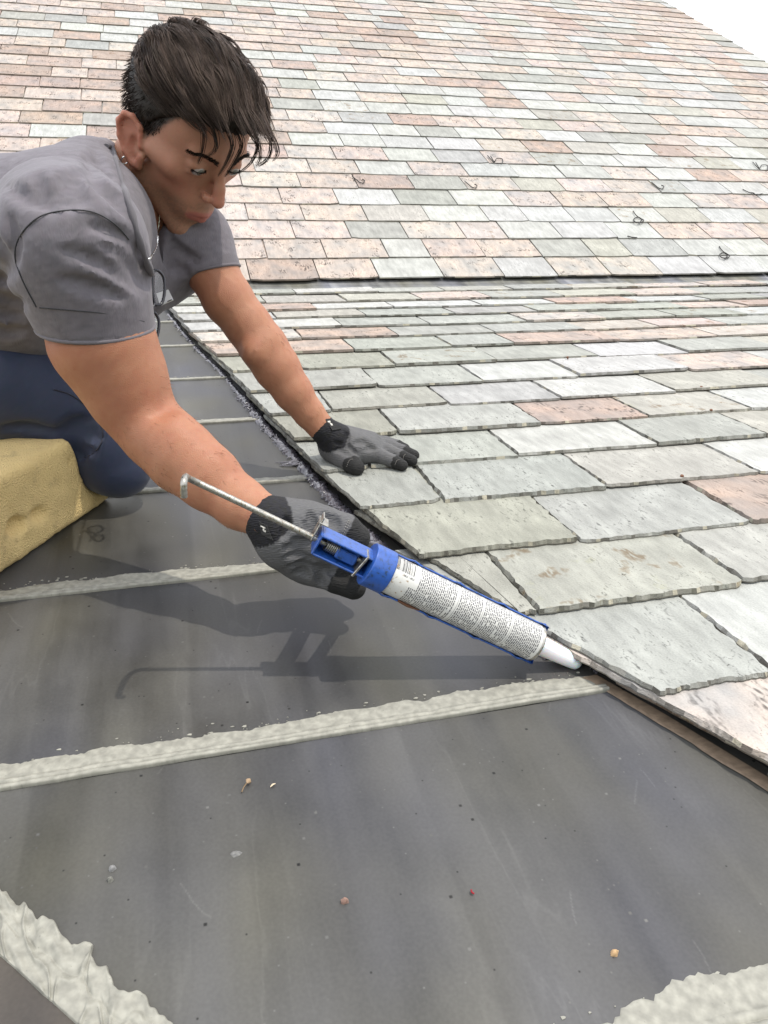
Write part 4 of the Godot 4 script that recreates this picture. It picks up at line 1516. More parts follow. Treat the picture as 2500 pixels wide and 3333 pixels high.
func build_gloves(person: Node3D, home: Transform3D):
	var grey := Color(0.105, 0.105, 0.108)
	var black := Color(0.013, 0.013, 0.014)
	var cuffc := Color(0.011, 0.011, 0.012)
	# right hand closed round the handle of the gun
	var h := []
	h.append(cone(at(868, 1688, 0.912), 0.0285, at(902, 1710, 0.914), 0.0300, cuffc, 0.006))
	h.append(cone(at(940, 1700, 0.920), 0.0270, at(985, 1705, 0.918), 0.0270, grey, 0.012))
	h.append(cone(at(930, 1740, 0.922), 0.0340, at(1010, 1745, 0.932), 0.0350, grey, 0.02))
	h.append(cone(at(940, 1770, 0.927), 0.0330, at(1010, 1815, 0.944), 0.0330, grey, 0.02))
	h.append(cone(at(1000, 1705, 0.922), 0.0205, at(1062, 1708, 0.916), 0.0200, grey, 0.014))
	h.append(cone(at(1062, 1708, 0.916), 0.0200, at(1118, 1722, 0.918), 0.0195, grey, 0.006))
	h.append(cone(at(1128, 1728, 0.919), 0.0195, at(1157, 1750, 0.922), 0.0180, black, 0.004))
	h.append(cone(at(975, 1822, 0.937), 0.0220, at(1050, 1862, 0.937), 0.0180, grey, 0.012))
	h.append(cone(at(1050, 1862, 0.937), 0.0180, at(1090, 1884, 0.935), 0.0165, grey, 0.006))
	h.append(cone(at(1098, 1888, 0.934), 0.0168, at(1152, 1912, 0.932), 0.0150, black, 0.004))
	h.append(cone(at(1020, 1800, 0.955), 0.0200, at(1110, 1845, 0.965), 0.0170, grey, 0.01))
	h.append(cone(at(1110, 1845, 0.965), 0.0170, at(1165, 1850, 0.957), 0.0150, black, 0.005))
	h.append(cone(at(1035, 1775, 0.960), 0.0190, at(1130, 1815, 0.975), 0.0165, grey, 0.01))
	h.append(cone(at(1130, 1815, 0.975), 0.0165, at(1185, 1835, 0.955), 0.0145, black, 0.005))
	h.append(cone(at(1040, 1745, 0.955), 0.0180, at(1130, 1780, 0.970), 0.0160, grey, 0.01))
	h.append(cone(at(1130, 1780, 0.970), 0.0160, at(1190, 1800, 0.955), 0.0140, black, 0.005))
	var hb := h.duplicate()
	for line in [[[1010, 1668], [1016, 1700], [1030, 1730]], [[925, 1785], [965, 1780], [1010, 1792]], [[930, 1812], [975, 1808], [1020, 1822]], [[945, 1842], [990, 1838], [1035, 1858]], [[1035, 1862], [1042, 1884], [1040, 1905]], [[918, 1750], [930, 1720], [932, 1685]], [[990, 1700], [1020, 1735], [1060, 1746], [1110, 1764]], [[950, 1755], [985, 1765], [1020, 1770]], [[1020, 1842], [1080, 1862], [1150, 1888]], [[1050, 1672], [1062, 1690], [1064, 1715]], [[1085, 1680], [1092, 1700], [1090, 1722]], [[960, 1865], [985, 1860], [1005, 1875]]]:
		h.append_array(groove(hb, line, 0.0042, 0.005, 0.0034))
	glove("glove", h, person, home, 0.0027, "grey work glove with black fingertips gripping the caulking gun")
	# left hand flat on the slates
	var l := []
	var top := 0.026
	var P := func(x, y, hgt): return on_low(x, y, top + hgt)
	l.append(cone(at(1052, 1398, 1.340), 0.0245, at(1090, 1428, 1.352), 0.0265, cuffc, 0.006))
	l.append(cone(P.call(1100, 1440, 0.036), 0.0275, P.call(1170, 1455, 0.030), 0.0260, grey, 0.02))
	l.append(cone(P.call(1120, 1418, 0.036), 0.0200, P.call(1205, 1440, 0.028), 0.0205, grey, 0.02))
	l.append(cone(P.call(1150, 1470, 0.026), 0.0220, P.call(1203, 1472, 0.022), 0.0180, grey, 0.02))
	# thumb
	l.append(cone(P.call(1082, 1462, 0.024), 0.0230, P.call(1115, 1490, 0.018), 0.0180, grey, 0.014))
	l.append(cone(P.call(1115, 1490, 0.018), 0.0180, P.call(1140, 1508, 0.015), 0.0160, grey, 0.006))
	l.append(cone(P.call(1144, 1512, 0.0145), 0.0160, P.call(1160, 1522, 0.0130), 0.0145, black, 0.003))
	# fingers
	for f in [[[1203, 1474, 0.020], [1245, 1487, 0.0185], [1281, 1501, 0.0135], [1288, 1504, 0.0130], [1310, 1515, 0.0108]], [[1212, 1456, 0.020], [1260, 1466, 0.0200], [1303, 1484, 0.0140], [1310, 1487, 0.0135], [1342, 1499, 0.0105]], [[1216, 1445, 0.018], [1270, 1453, 0.0180], [1312, 1469, 0.0130], [1318, 1471, 0.0125], [1348, 1482, 0.0100]], [[1208, 1436, 0.016], [1255, 1441, 0.0150], [1290, 1451, 0.0110], [1296, 1453, 0.0105], [1318, 1461, 0.0095]]]:
		var rr := [0.0135, 0.0122, 0.0118, 0.0116, 0.0100]
		for j in 4:
			if j == 2: continue
			l.append(cone(P.call(f[j][0], f[j][1], f[j][2]), rr[j], P.call(f[j + 1][0], f[j + 1][1], f[j + 1][2]), rr[j + 1], black if j == 3 else grey, 0.004 if j > 0 else 0.010))
	var lb := l.duplicate()
	for line in [[[1085, 1440], [1130, 1452], [1160, 1478]], [[1092, 1468], [1110, 1465], [1150, 1490]], [[1125, 1405], [1130, 1425], [1120, 1440]], [[1150, 1445], [1180, 1438], [1205, 1450]], [[1190, 1465], [1205, 1458], [1220, 1462]]]:
		l.append_array(groove(lb, line, 0.0038, 0.005, 0.0028))
	glove("glove", l, person, home, 0.0032, "grey work glove with black fingertips pressed flat on the slates")

func glove(called: String, prims: Array, person: Node3D, home: Transform3D, cell: float, label: String):
	var g := Geo.new()
	var grown := net(prims, cell, func(p):
		var c := nearest_colour(prims, p)
		var n := 1.0 + 0.12 * skin_noise.get_noise_3dv(p * 1300.0)
		return Color(c.r * n, c.g * n, c.b * n))
	join(g, grown, home)
	var o := put(called, g, mats["glove"], person)
	o.set_meta("label", label)
	var right := cell < 0.0031
	var st := Geo.new()
	var pale := Color(0.26, 0.25, 0.23)
	var lines := [[[1135, 1694], [1122, 1720], [1105, 1752]], [[1140, 1697], [1127, 1723], [1110, 1755]]] if right else [[[1148, 1494], [1136, 1500], [1128, 1520]], [[1300, 1496], [1291, 1500], [1285, 1515]], [[1320, 1478], [1314, 1484], [1312, 1494]]]
	for ln in lines:
		var path := curve(ln.map(func(e): return Vector3(e[0], e[1], 0)), 8)
		for k in range(0, path.size() - 1):
			if k % 2 == 1: continue
			var a := mark_on(prims, path[k].x, path[k].y)
			var b := mark_on(prims, path[k + 1].x, path[k + 1].y)
			tube(st, PackedVector3Array([home * a, home * b]), PackedFloat32Array([0.00055, 0.00055]), 5, pale)
	put("stitching", st, mats["glove"], o).set_meta("kind", "stuff")
	# wrist strap with its pale printed mark
	var tab := Geo.new()
	var mark := Geo.new()
	var quad := [[842, 1698], [868, 1712], [888, 1760], [850, 1738]] if right else [[1058, 1364], [1072, 1362], [1112, 1396], [1082, 1400]]
	var q := []
	for e in quad:
		var p := march(prims, e[0], e[1])
		q.append(home * (p + (EYE - p).normalized() * 0.0028))
	var nn: Vector3 = (q[1] - q[0]).cross(q[2] - q[0]).normalized()
	if nn.dot(EYE - home.affine_inverse() * q[0]) < 0: nn = -nn
	var mid: Vector3 = (q[0] + q[1] + q[2] + q[3]) * 0.25
	var lower := []
	for p in q: lower.append(p - nn * 0.004)
	tab.flat(q, Color(0.016, 0.016, 0.017))
	for k in 4: tab.flat([q[k], lower[k], lower[(k + 1) % 4], q[(k + 1) % 4]], Color(0.02, 0.02, 0.021))
	var so := put("wrist_strap", tab, mats["glove"], o)
	# the mark: a bar over a slanted stroke
	var ex: Vector3 = (q[1] - q[0])
	var ey: Vector3 = (q[3] - q[0])
	for r in [[0.18, 0.20, 0.80, 0.32], [0.42, 0.32, 0.60, 0.62], [0.60, 0.44, 0.82, 0.62]]:
		var lift := nn * 0.0006
		mark.flat([q[0] + ex * r[0] + ey * r[1] + lift, q[0] + ex * r[2] + ey * r[1] + lift, q[0] + ex * (r[2] - 0.06) + ey * r[3] + lift, q[0] + ex * (r[0] - 0.06) + ey * r[3] + lift], Color(0.62, 0.60, 0.55))
	put("strap_mark", mark, mats["glove"], so)

func person_materials():
	var tiny := noise_image(256, 256, 0.25, 91, 3)
	var s := mat("skin", Color.WHITE, 0.52, 0.0, true)
	s.subsurf_scatter_enabled = true
	s.subsurf_scatter_strength = 0.12
	s.metallic_specular = 0.4
	s.heightmap_enabled = true
	s.heightmap_texture = grey_texture(tiny, 256, 256)
	s.heightmap_scale = 0.05
	s.uv1_triplanar = true
	s.uv1_scale = Vector3.ONE * 9.0
	var e := mat("eye", Color.WHITE, 0.08, 0.0, true)
	var h := mat("hair", Color.WHITE, 0.50, 0.0, true)
	h.metallic_specular = 0.25
	var weave := noise_image(256, 256, 0.30, 92, 2, Vector2(1, 4))
	var c := mat("cotton", Color.WHITE, 0.85, 0.0, true)
	c.heightmap_enabled = true
	c.heightmap_texture = grey_texture(weave, 256, 256)
	c.heightmap_scale = 0.04
	c.uv1_triplanar = true
	c.uv1_scale = Vector3.ONE * 7.0
	c.rim_enabled = true
	c.rim = 0.25
	var t := mat("trousers", Color.WHITE, 0.55, 0.0, true)
	t.rim_enabled = true
	t.rim = 0.35
	var gl := mat("glove", Color.WHITE, 0.82, 0.0, true)
	gl.heightmap_enabled = true
	gl.heightmap_texture = grey_texture(noise_image(256, 256, 0.22, 93, 2, Vector2(5, 1)), 256, 256)
	gl.heightmap_scale = 0.16
	gl.uv1_triplanar = true
	gl.uv1_scale = Vector3.ONE * 9.0
	mat("silver", Color(0.75, 0.74, 0.72), 0.22, 1.0)

# ---------------------------------------------------------------- foam, gun, cartridge and small things

func build_foam():
	var p1 := on_low(372, 1622)
	var p0 := on_low(0, 1880)
	var e1 := (p1 - p0).normalized()
	var e2 := N.cross(e1).normalized()
	var height := 0.135
	var length := 0.62
	var wide := 0.30
	var centre := p1 - e1 * length * 0.5 + e2 * wide * 0.5 + N * (height * 0.5 - 0.0005)
	var axes := Basis(e1, N, e2 * -1.0).orthonormalized()
	var o := thing("foam_block", "yellow foam kneeling block, torn at the edges, under the man's knee", "foam block", p1 - e1 * length * 0.5 + e2 * wide * 0.5, axes)
	var home := o.transform.affine_inverse()
	var b := Prim.new()
	b.kind = 2
	b.a = centre; b.b = centre
	b.r3 = Vector3(length, height, wide) * 0.5
	b.ra = 0.014
	b.turn = axes.inverse()
	b.k = 0.01
	var list := [b]
	var g := Geo.new()
	# torn holes in the face, a bitten lower edge
	for e in [[58, 1712, 0.015], [44, 1720, 0.013], [74, 1706, 0.012], [112, 1682, 0.010], [130, 1678, 0.012], [145, 1674, 0.009], [150, 1782, 0.014], [36, 1666, 0.005], [228, 1505, 0.006], [120, 1502, 0.005], [310, 1655, 0.007]]:
		var q := march([b], e[0], e[1])
		list.append(less(ball(q + (EYE - q).normalized() * 0.001, e[2], Color.WHITE, 0.004)))
	# the knee sinks in
	for q: Prim in pants_prims:
		var k := cone(q.a, q.ra + 0.001, q.b, q.rb + 0.001, Color.WHITE, 0.012)
		list.append(less(k))
	var n := FastNoiseLite.new()
	n.seed = 70; n.frequency = 1.0; n.fractal_octaves = 4
	join(g, net(list, 0.0062, func(p):
		var s := n.get_noise_3dv(p * 9.0) * 0.22 + n.get_noise_3dv(p * 55.0) * 0.10
		var d := clampf((n.get_noise_3dv(p * 24.0 + Vector3(7, 0, 0)) - 0.28) * 2.2, 0.0, 0.45)
		return Color(0.68, 0.51, 0.235).lerp(Color(0.33, 0.235, 0.12), clampf(d - s * 0.5, 0.0, 0.6)), func(p): return 0.0024 * n.get_noise_3dv(p * 30.0) + 0.0012 * n.get_noise_3dv(p * 110.0)), home)
	put("block", g, mats["foam"], o)

var gun_a := Vector3.ZERO
var gun_axis := Vector3.ZERO
var gun_up := Vector3.ZERO
var gun_eye := Vector3.ZERO
var gun_len := 0.0

func along(s: float, up := 0.0, eye := 0.0) -> Vector3:
	# a point of the gun: s from 0 (rod end) to 1 (nozzle tip), offset across it
	return gun_a + gun_axis * (gun_len * s) + gun_up * up + gun_eye * eye

func share(steps: float) -> float:
	# the gun was measured in steps along its picture, 1412 from rod end to nozzle tip; nearer parts look longer
	var f := steps / 1412.0
	return f * 0.775 / (0.909 * (1.0 - f) + f * 0.775)

func ring_of(g: Geo, profile: Array, segs: int, from := 0.0, to := TAU, col := Color.WHITE, frame := Transform3D.IDENTITY, v_scale := 1.0):
	# lathe: profile of [distance along the axis, radius]
	var base := g.v.size()
	var n := profile.size()
	for k in n:
		for s in segs + 1:
			var a := lerpf(from, to, float(s) / segs)
			var d := Vector3(0, sin(a), cos(a))
			g.add(frame * Vector3(profile[k][0], d.y * profile[k][1], d.z * profile[k][1]), Vector3.UP, col, Vector2(float(s) / segs, profile[k][0] * v_scale))
	for k in n - 1:
		for s in segs:
			var q := base + k * (segs + 1) + s
			g.quad(q, q + 1, q + segs + 2, q + segs + 1)

func label_texture() -> ImageTexture:
	# printed paper: columns of fine text, bar code and its digits, dirt near the back
	var w := 640      # round the tube
	var h := 840      # along it, 0 at the back end
	var im := Image.create(w, h, false, Image.FORMAT_RGB8)
	im.fill(Color(0.90, 0.90, 0.89))
	var r := RandomNumberGenerator.new()
	r.seed = 4
	var ink := Color(0.33, 0.33, 0.35)
	var blocks := [[150, 375], [392, 505], [520, 660], [676, 822]]
	for b in blocks:
		# lines of words running round the tube
		var y: int = b[0]
		while y < b[1]:
			var x := 10
			while x < w - 10:
				var word := r.randi_range(6, 24)
				if r.randf() < 0.94: im.fill_rect(Rect2i(x, y, word, 5), ink.lerp(Color(0.6, 0.6, 0.6), r.randf() * 0.5))
				x += word + r.randi_range(3, 5)
			y += 9
	for y in [384, 512, 668]: im.fill_rect(Rect2i(0, y, w, 2), Color(0.55, 0.55, 0.56))
	# clear field for the bar code
	im.fill_rect(Rect2i(130, 56, 210, 128), Color(0.91, 0.91, 0.90))
	var y := 62
	while y < 158:
		var t := r.randi_range(1, 4)
		im.fill_rect(Rect2i(196, y, 84, t), Color(0.05, 0.05, 0.06))
		y += t + r.randi_range(2, 4)
	digits(im, "0 79239 67100 8", 176, 166, 2)
	digits(im, "GC67100", 150, 130, 2)
	digits(im, "CLEAR / CLARO", 290, 158, 1)
	# column heads
	im.fill_rect(Rect2i(60, 150, 60, 3), Color(0.4, 0.4, 0.42))
	# smears of old sealant and rust at the back
	var n := FastNoiseLite.new()
	n.seed = 6; n.frequency = 0.035; n.fractal_octaves = 4
	for yy in 150:
		for xx in w:
			var v := n.get_noise_2d(xx, yy) + (0.22 - yy / 150.0 * 0.42)
			if v > 0.22:
				var c := Color(0.62, 0.50, 0.38) if n.get_noise_2d(xx * 2.0 + 400, yy * 2.0) > 0.12 else Color(0.80, 0.78, 0.75)
				im.set_pixel(xx, yy, im.get_pixel(xx, yy).lerp(c, clampf((v - 0.22) * 4.0, 0.0, 0.85)))
	for k in 900:
		var xx := r.randi() % w
		var yy := r.randi() % h
		im.fill_rect(Rect2i(xx, yy, r.randi_range(1, 3), r.randi_range(1, 2)), im.get_pixel(xx, yy).lerp(Color(0.75, 0.72, 0.66), 0.7))
	im.generate_mipmaps()
	return ImageTexture.create_from_image(im)

func digits(im: Image, text: String, x: int, y: int, s: int):
	# 3 x 5 letters, reading back along the tube
	var font := {"0": [7, 5, 5, 5, 7], "1": [2, 6, 2, 2, 7], "2": [7, 1, 7, 4, 7], "3": [7, 1, 7, 1, 7], "6": [7, 4, 7, 5, 7], "7": [7, 1, 2, 2, 2], "8": [7, 5, 7, 5, 7], "9": [7, 5, 7, 1, 7], "G": [7, 4, 5, 5, 7], "C": [7, 4, 4, 4, 7], "L": [4, 4, 4, 4, 7], "E": [7, 4, 6, 4, 7], "A": [2, 5, 7, 5, 5], "R": [6, 5, 6, 5, 5], "O": [7, 5, 5, 5, 7], "/": [1, 1, 2, 4, 4], " ": [0, 0, 0, 0, 0]}
	var yy := y
	for ch in text:
		var rows: Array = font.get(ch, [0, 0, 0, 0, 0])
		for a in 5:
			for b in 3:
				if rows[a] & (4 >> b): im.fill_rect(Rect2i(x + a * s * 2, yy - b * s, s * 2, s), Color(0.08, 0.08, 0.09))
		yy -= 4 * s

func build_gun():
	gun_a = at(612, 1556, 0.775)
	var tip := Vector3(0.0, 0.0035, 0.001)
	gun_axis = (tip - gun_a).normalized()
	gun_len = (tip - gun_a).length()
	gun_eye = (EYE - (tip + gun_a) * 0.5).normalized()
	gun_eye = (gun_eye - gun_axis * gun_eye.dot(gun_axis)).normalized()
	gun_up = gun_eye.cross(gun_axis).normalized()
	if gun_up.dot(UPWARD) < 0: gun_up = -gun_up
	var gun := thing("caulking_gun", "blue caulking gun with bare steel rod, held in a gloved hand", "caulking gun", along(0.45))
	var home := gun.transform.affine_inverse()
	var frame := home * Transform3D(Basis(gun_axis, gun_up, gun_eye), gun_a)
	var blue := Color(0.012, 0.075, 0.36)
	# rod, bent over towards the viewer at its end
	var rod := Geo.new()
	var pts := curve([frame * Vector3(0.004, -0.018, 0.044), frame * Vector3(-0.002, -0.006, 0.048), frame * Vector3(-0.003, 0.000, 0.036), frame * Vector3(0.0, 0.0, 0.014), frame * Vector3(0.010, 0.0, 0.001), frame * Vector3(0.030, 0.0, 0.0), frame * Vector3(share(500) * gun_len, 0.0, 0.0), frame * Vector3(share(640) * gun_len, 0.0, 0.0)], 6)
	tube(rod, pts, even(pts.size(), 0.0034), 14)
	put("rod", rod, mats["steel"], gun)
	# channel that carries the rod: two side plates, a floor and an end wall
	var yoke := Geo.new()
	var yu := gun_up * cos(0.42) + gun_eye * sin(0.42)
	var ye := gun_eye * cos(0.42) - gun_up * sin(0.42)
	var bb := home.basis * Basis(gun_axis, yu, ye)
	var put_box := func(g, s, up, eye, half, bev): box(g, home * (along(s) + yu * up + ye * eye), half, bb, Color.WHITE, bev)
	var s0 := share(470.0)
	var s1 := share(655.0)
	var mid := (s0 + s1) * 0.5
	var hl := (s1 - s0) * gun_len * 0.5
	put_box.call(yoke, mid, 0.0115, 0.001, Vector3(hl, 0.0013, 0.0125), 0.0008)
	put_box.call(yoke, mid, -0.0115, 0.001, Vector3(hl, 0.0013, 0.0125), 0.0008)
	put_box.call(yoke, mid, 0.0, -0.0112, Vector3(hl, 0.0105, 0.0011), 0.0006)
	put_box.call(yoke, s0, 0.0, 0.001, Vector3(0.0013, 0.0122, 0.0127), 0.0008)
	put("yoke", yoke, mats["blue_paint"], gun)
	# release plate behind, spring, catch plate and lever in the channel
	var plate := Geo.new()
	put_box.call(plate, s0 - 0.012, 0.012, -0.004, Vector3(0.0010, 0.015, 0.008), 0.0006)
	put_box.call(plate, s0 - 0.006, 0.020, -0.004, Vector3(0.0055, 0.0010, 0.009), 0.0006)
	put("release_plate", plate, mats["steel"], gun)
	var spring := Geo.new()
	var coil := PackedVector3Array()
	for k in 97:
		var a := TAU * k / 12.0
		coil.append(home * along(s0 + 0.020 + 0.034 * k / 96.0, sin(a) * 0.0068, cos(a) * 0.0068))
	tube(spring, coil, even(coil.size(), 0.0010), 6)
	put("spring", spring, mats["steel"], gun)
	var catch_ := Geo.new()
	box(catch_, home * along(s1 - 0.020, -0.003, 0.004), Vector3(0.0014, 0.0145, 0.0095), bb * Basis(Vector3(0, 0, 1), -0.16), Color.WHITE, 0.0006)
	put("catch_plate", catch_, mats["steel"], gun)
	var lever := Geo.new()
	put_box.call(lever, mid + 0.008, -0.001, 0.007, Vector3(0.012, 0.0064, 0.0020), 0.0018)
	put_box.call(lever, mid + 0.004, 0.0, -0.002, Vector3(0.016, 0.0072, 0.005), 0.0015)
	put("lever", lever, mats["blue_paint"], gun)
	# handle and trigger run back from the channel into the fist
	var handle := Geo.new()
	var away := (at(1090, 1800, 0.96) - along(s0 + 0.03)) * 0.85
	tube(handle, curve([home * along(s0 + 0.04, 0, -0.012), home * (along(s0 + 0.035) + away * 0.6), home * (along(s0 + 0.03) + away * 1.1)], 6), even(13, 0.0105), 12, Color.WHITE, 0.7)
	put("handle", handle, mats["blue_paint"], gun)
	var trig := Geo.new()
	tube(trig, curve([home * along(s1 - 0.02, -0.004, -0.012), home * (along(s1 - 0.015) + away * 0.6), home * (along(s1 - 0.02) + away * 1.05)], 6), even(13, 0.0075), 12, Color.WHITE, 0.6)
	put("trigger", trig, mats["blue_paint"], gun)
	# collar that holds the back of the cartridge
	var collar := Geo.new()
	var c0 := share(650.0) * gun_len
	ring_of(collar, [[c0, 0.004], [c0, 0.0232], [c0 + 0.0015, 0.0243], [c0 + 0.024, 0.0243], [c0 + 0.0255, 0.0234], [c0 + 0.0255, 0.0210]], 48, 0.0, TAU, Color.WHITE, frame)
	collar.smooth()
	put("collar", collar, mats["blue_paint"], gun)
	# open cradle under the cartridge, edges rolled and notched
	var cradle := Geo.new()
	var c1 := share(1258.0) * gun_len
	var n := 90
	for k in n + 1:
		var x := lerpf(c0 + 0.026, c1, float(k) / n)
		for s in 25:
			var t := lerpf(PI * 0.47, PI * 1.53, s / 24.0)
			var d := Vector3(0, sin(t), cos(t))
			var bump := 0.0
			if s in [0, 1, 23, 24]: bump = 0.0022 * exp(-pow((fmod(float(k) + (8.0 if s > 12 else 0.0), 26.0) - 13.0) / 1.6, 2.0))
			cradle.add(frame * (Vector3(x, 0, 0) + d * (0.0226 + bump)), (frame.basis * d).normalized())
	for k in n:
		for s in 24:
			var q := k * 25 + s
			cradle.quad(q, q + 1, q + 26, q + 25)
	put("cradle", cradle, mats["blue_paint"], gun)
	var rails := Geo.new()
	for t in [PI * 0.47, PI * 1.53]:
		var rp := PackedVector3Array()
		for k in 60:
			var x := lerpf(c0 + 0.02, c1, k / 59.0)
			rp.append(frame * (Vector3(x, 0, 0) + Vector3(0, sin(t), cos(t)) * (0.0228 + 0.0016 * exp(-pow((fmod(float(k) + (5.0 if t > PI else 0.0), 17.0) - 8.0) / 1.3, 2.0)))))
		tube(rails, rp, even(60, 0.0011), 6)
	put("rail", rails, mats["blue_paint"], gun)
	var front := Geo.new()
	for k in 28:
		# half plate with a slot for the nozzle
		var t0 := lerpf(PI * 0.40, PI * 1.60, k / 28.0)
		var t1 := lerpf(PI * 0.40, PI * 1.60, (k + 1) / 28.0)
		var a0 := Vector3(0, sin(t0), cos(t0))
		var a1 := Vector3(0, sin(t1), cos(t1))
		for e in [[0.0, 1.0], [0.0024, -1.0]]:
			var q := [frame * (Vector3(c1 + e[0], 0, 0) + a0 * 0.0145), frame * (Vector3(c1 + e[0], 0, 0) + a0 * 0.0242), frame * (Vector3(c1 + e[0], 0, 0) + a1 * 0.0242), frame * (Vector3(c1 + e[0], 0, 0) + a1 * 0.0145)]
			if e[1] < 0: q.reverse()
			front.flat(q)
		front.flat([frame * (Vector3(c1 - 0.006, 0, 0) + a0 * 0.0242), frame * (Vector3(c1 + 0.0024, 0, 0) + a0 * 0.0242), frame * (Vector3(c1 + 0.0024, 0, 0) + a1 * 0.0242), frame * (Vector3(c1 - 0.006, 0, 0) + a1 * 0.0242)])
	put("front_plate", front, mats["blue_paint"], gun)
	# ---- the cartridge lies in the cradle
	var cart := thing("sealant_cartridge", "white printed sealant cartridge with bar code lying in the blue gun", "cartridge", along(0.7))
	var h2 := cart.transform.affine_inverse()
	var f2 := h2 * Transform3D(Basis(gun_axis, gun_up, gun_eye), gun_a)
	var body := Geo.new()
	var b0 := c0 + 0.010
	var b1 := share(1246.0) * gun_len
	var seg := 64
	for k in 9:
		var x := lerpf(b0, b1, k / 8.0)
		for s in seg + 1:
			var t := TAU * s / seg
			var d := Vector3(0, sin(t), cos(t))
			body.add(f2 * (Vector3(x, 0, 0) + d * 0.0214), (f2.basis * d).normalized(), Color.WHITE, Vector2(fposmod(float(s) / seg + 0.42, 1.0) if s < seg else 0.42, k / 8.0))
	# keep the seam of the print on the far side
	for k in 9:
		for s in seg + 1: body.uv[k * (seg + 1) + s].x = 0.5 - (fposmod(float(s) / seg + 0.5, 1.0) - 0.5)
	for k in 8:
		for s in seg:
			if s == seg / 2: pass
			var q := k * (seg + 1) + s
			if absf(body.uv[q].x - body.uv[q + 1].x) > 0.5: continue
			body.quad(q, q + 1, q + seg + 2, q + seg + 1)
	put("tube", body, mats["label"], cart)
	var rim := Geo.new()
	ring_of(rim, [[b1, 0.0212], [b1 + 0.0008, 0.0221], [b1 + 0.0028, 0.0221], [b1 + 0.0034, 0.0212], [b1 + 0.0012, 0.0195], [b1 + 0.0012, 0.0]], 48, 0.0, TAU, Color.WHITE, f2)
	rim.smooth()
	put("end_rim", rim, mats["steel"], cart)
	var noz := Geo.new()
	var n0 := b1 + 0.001
	var n1 := gun_len
	ring_of(noz, [[n0, 0.0165], [n0 + 0.003, 0.0155], [n0 + 0.005, 0.0118], [lerpf(n0, n1, 0.5), 0.0104], [n1 - 0.008, 0.0092], [n1 - 0.004, 0.0084], [n1 - 0.001, 0.0062], [n1, 0.0030], [n1, 0.0]], 32, 0.0, TAU, Color.WHITE, f2)
	noz.smooth()
	put("nozzle", noz, mats["nozzle"], cart)
	var streak := Geo.new()
	tube(streak, PackedVector3Array([h2 * along(0.52, -0.0222, 0.004), h2 * along(0.545, -0.0228, 0.002), h2 * along(0.575, -0.0222, 0.003)]), PackedFloat32Array([0.003, 0.004, 0.0012]), 8, Color.WHITE, 0.5)
	put("dried_sealant", streak, mats["rust"], cart)

func build_glasses():
	# folded eyeglasses hooked in the placket: one lens above the other
	var g := thing("eyeglasses", "dark framed eyeglasses hanging by one arm from the shirt placket", "eyeglasses", at(512, 1000, 1.02))
	var home := g.transform.affine_inverse()
	var d := 1.02
	var lens := [[[500, 880], [516, 882], [533, 905], [536, 945], [528, 985], [512, 993], [503, 985], [498, 940]], [[497, 1018], [506, 1020], [517, 1045], [515, 1080], [506, 1105], [497, 1112], [490, 1095], [488, 1050]]]
	for l in lens:
		var pts := []
		for e in l: pts.append(home * at(e[0], e[1], d + (e[0] - 500) * 0.0004))
		pts.append(pts[0])
		var rim := Geo.new()
		var path := curve(pts, 5)
		tube(rim, path, even(path.size(), 0.0021), 6)
		var f := put("rim", rim, mats["frame"], g)
		var pane := Geo.new()
		pane.flat(pts.slice(0, 8))
		put("lens", pane, mats["lens"], f)
	var arm := Geo.new()
	var path2 := curve([home * at(487, 872, 1.01), home * at(497, 900, 1.012), home * at(494, 960, 1.012), home * at(490, 1010, 1.012), home * at(478, 1050, 1.012), home * at(468, 1080, 1.012)], 6)
	tube(arm, path2, even(path2.size(), 0.0024), 8, Color.WHITE, 0.6)
	put("temple", arm, mats["frame"], g)
	var bridge := Geo.new()
	var path3 := curve([home * at(504, 988, d), home * at(498, 1002, d - 0.004), home * at(500, 1018, d)], 5)
	tube(bridge, path3, even(path3.size(), 0.0017), 6)
	put("bridge", bridge, mats["frame"], g)
	# white tag that hangs from the shirt front beside them
	var tg := Geo.new()
	var c := [at(548, 942, 1.225), at(564, 976, 1.22), at(522, 994, 1.22), at(508, 955, 1.225)]
	var n: Vector3 = (c[1] - c[0]).cross(c[2] - c[0]).normalized()
	if n.dot(BACK) < 0: n = -n
	tg.flat([c[0], c[3], c[2], c[1]], Color(0.75, 0.75, 0.76))
	var bk := []
	for p in c: bk.append(p - n * 0.002)
	tg.flat(bk, Color(0.7, 0.7, 0.7))
	for k in 4: tg.flat([c[k], bk[k], bk[(k + 1) % 4], c[(k + 1) % 4]], Color(0.7, 0.7, 0.7))
	tg.flat([c[1].lerp(c[2], 0.08) + n * 0.001, c[1].lerp(c[2], 0.45) + n * 0.001, c[1].lerp(c[2], 0.45).lerp(c[0], 0.08) + n * 0.001, c[1].lerp(c[2], 0.08).lerp(c[0], 0.08) + n * 0.001], Color(0.05, 0.05, 0.05))
	var t := put("paper_tag", tg, mats["paper"])
	tag(t, "small white tag with black print beside the hanging eyeglasses", "tag")

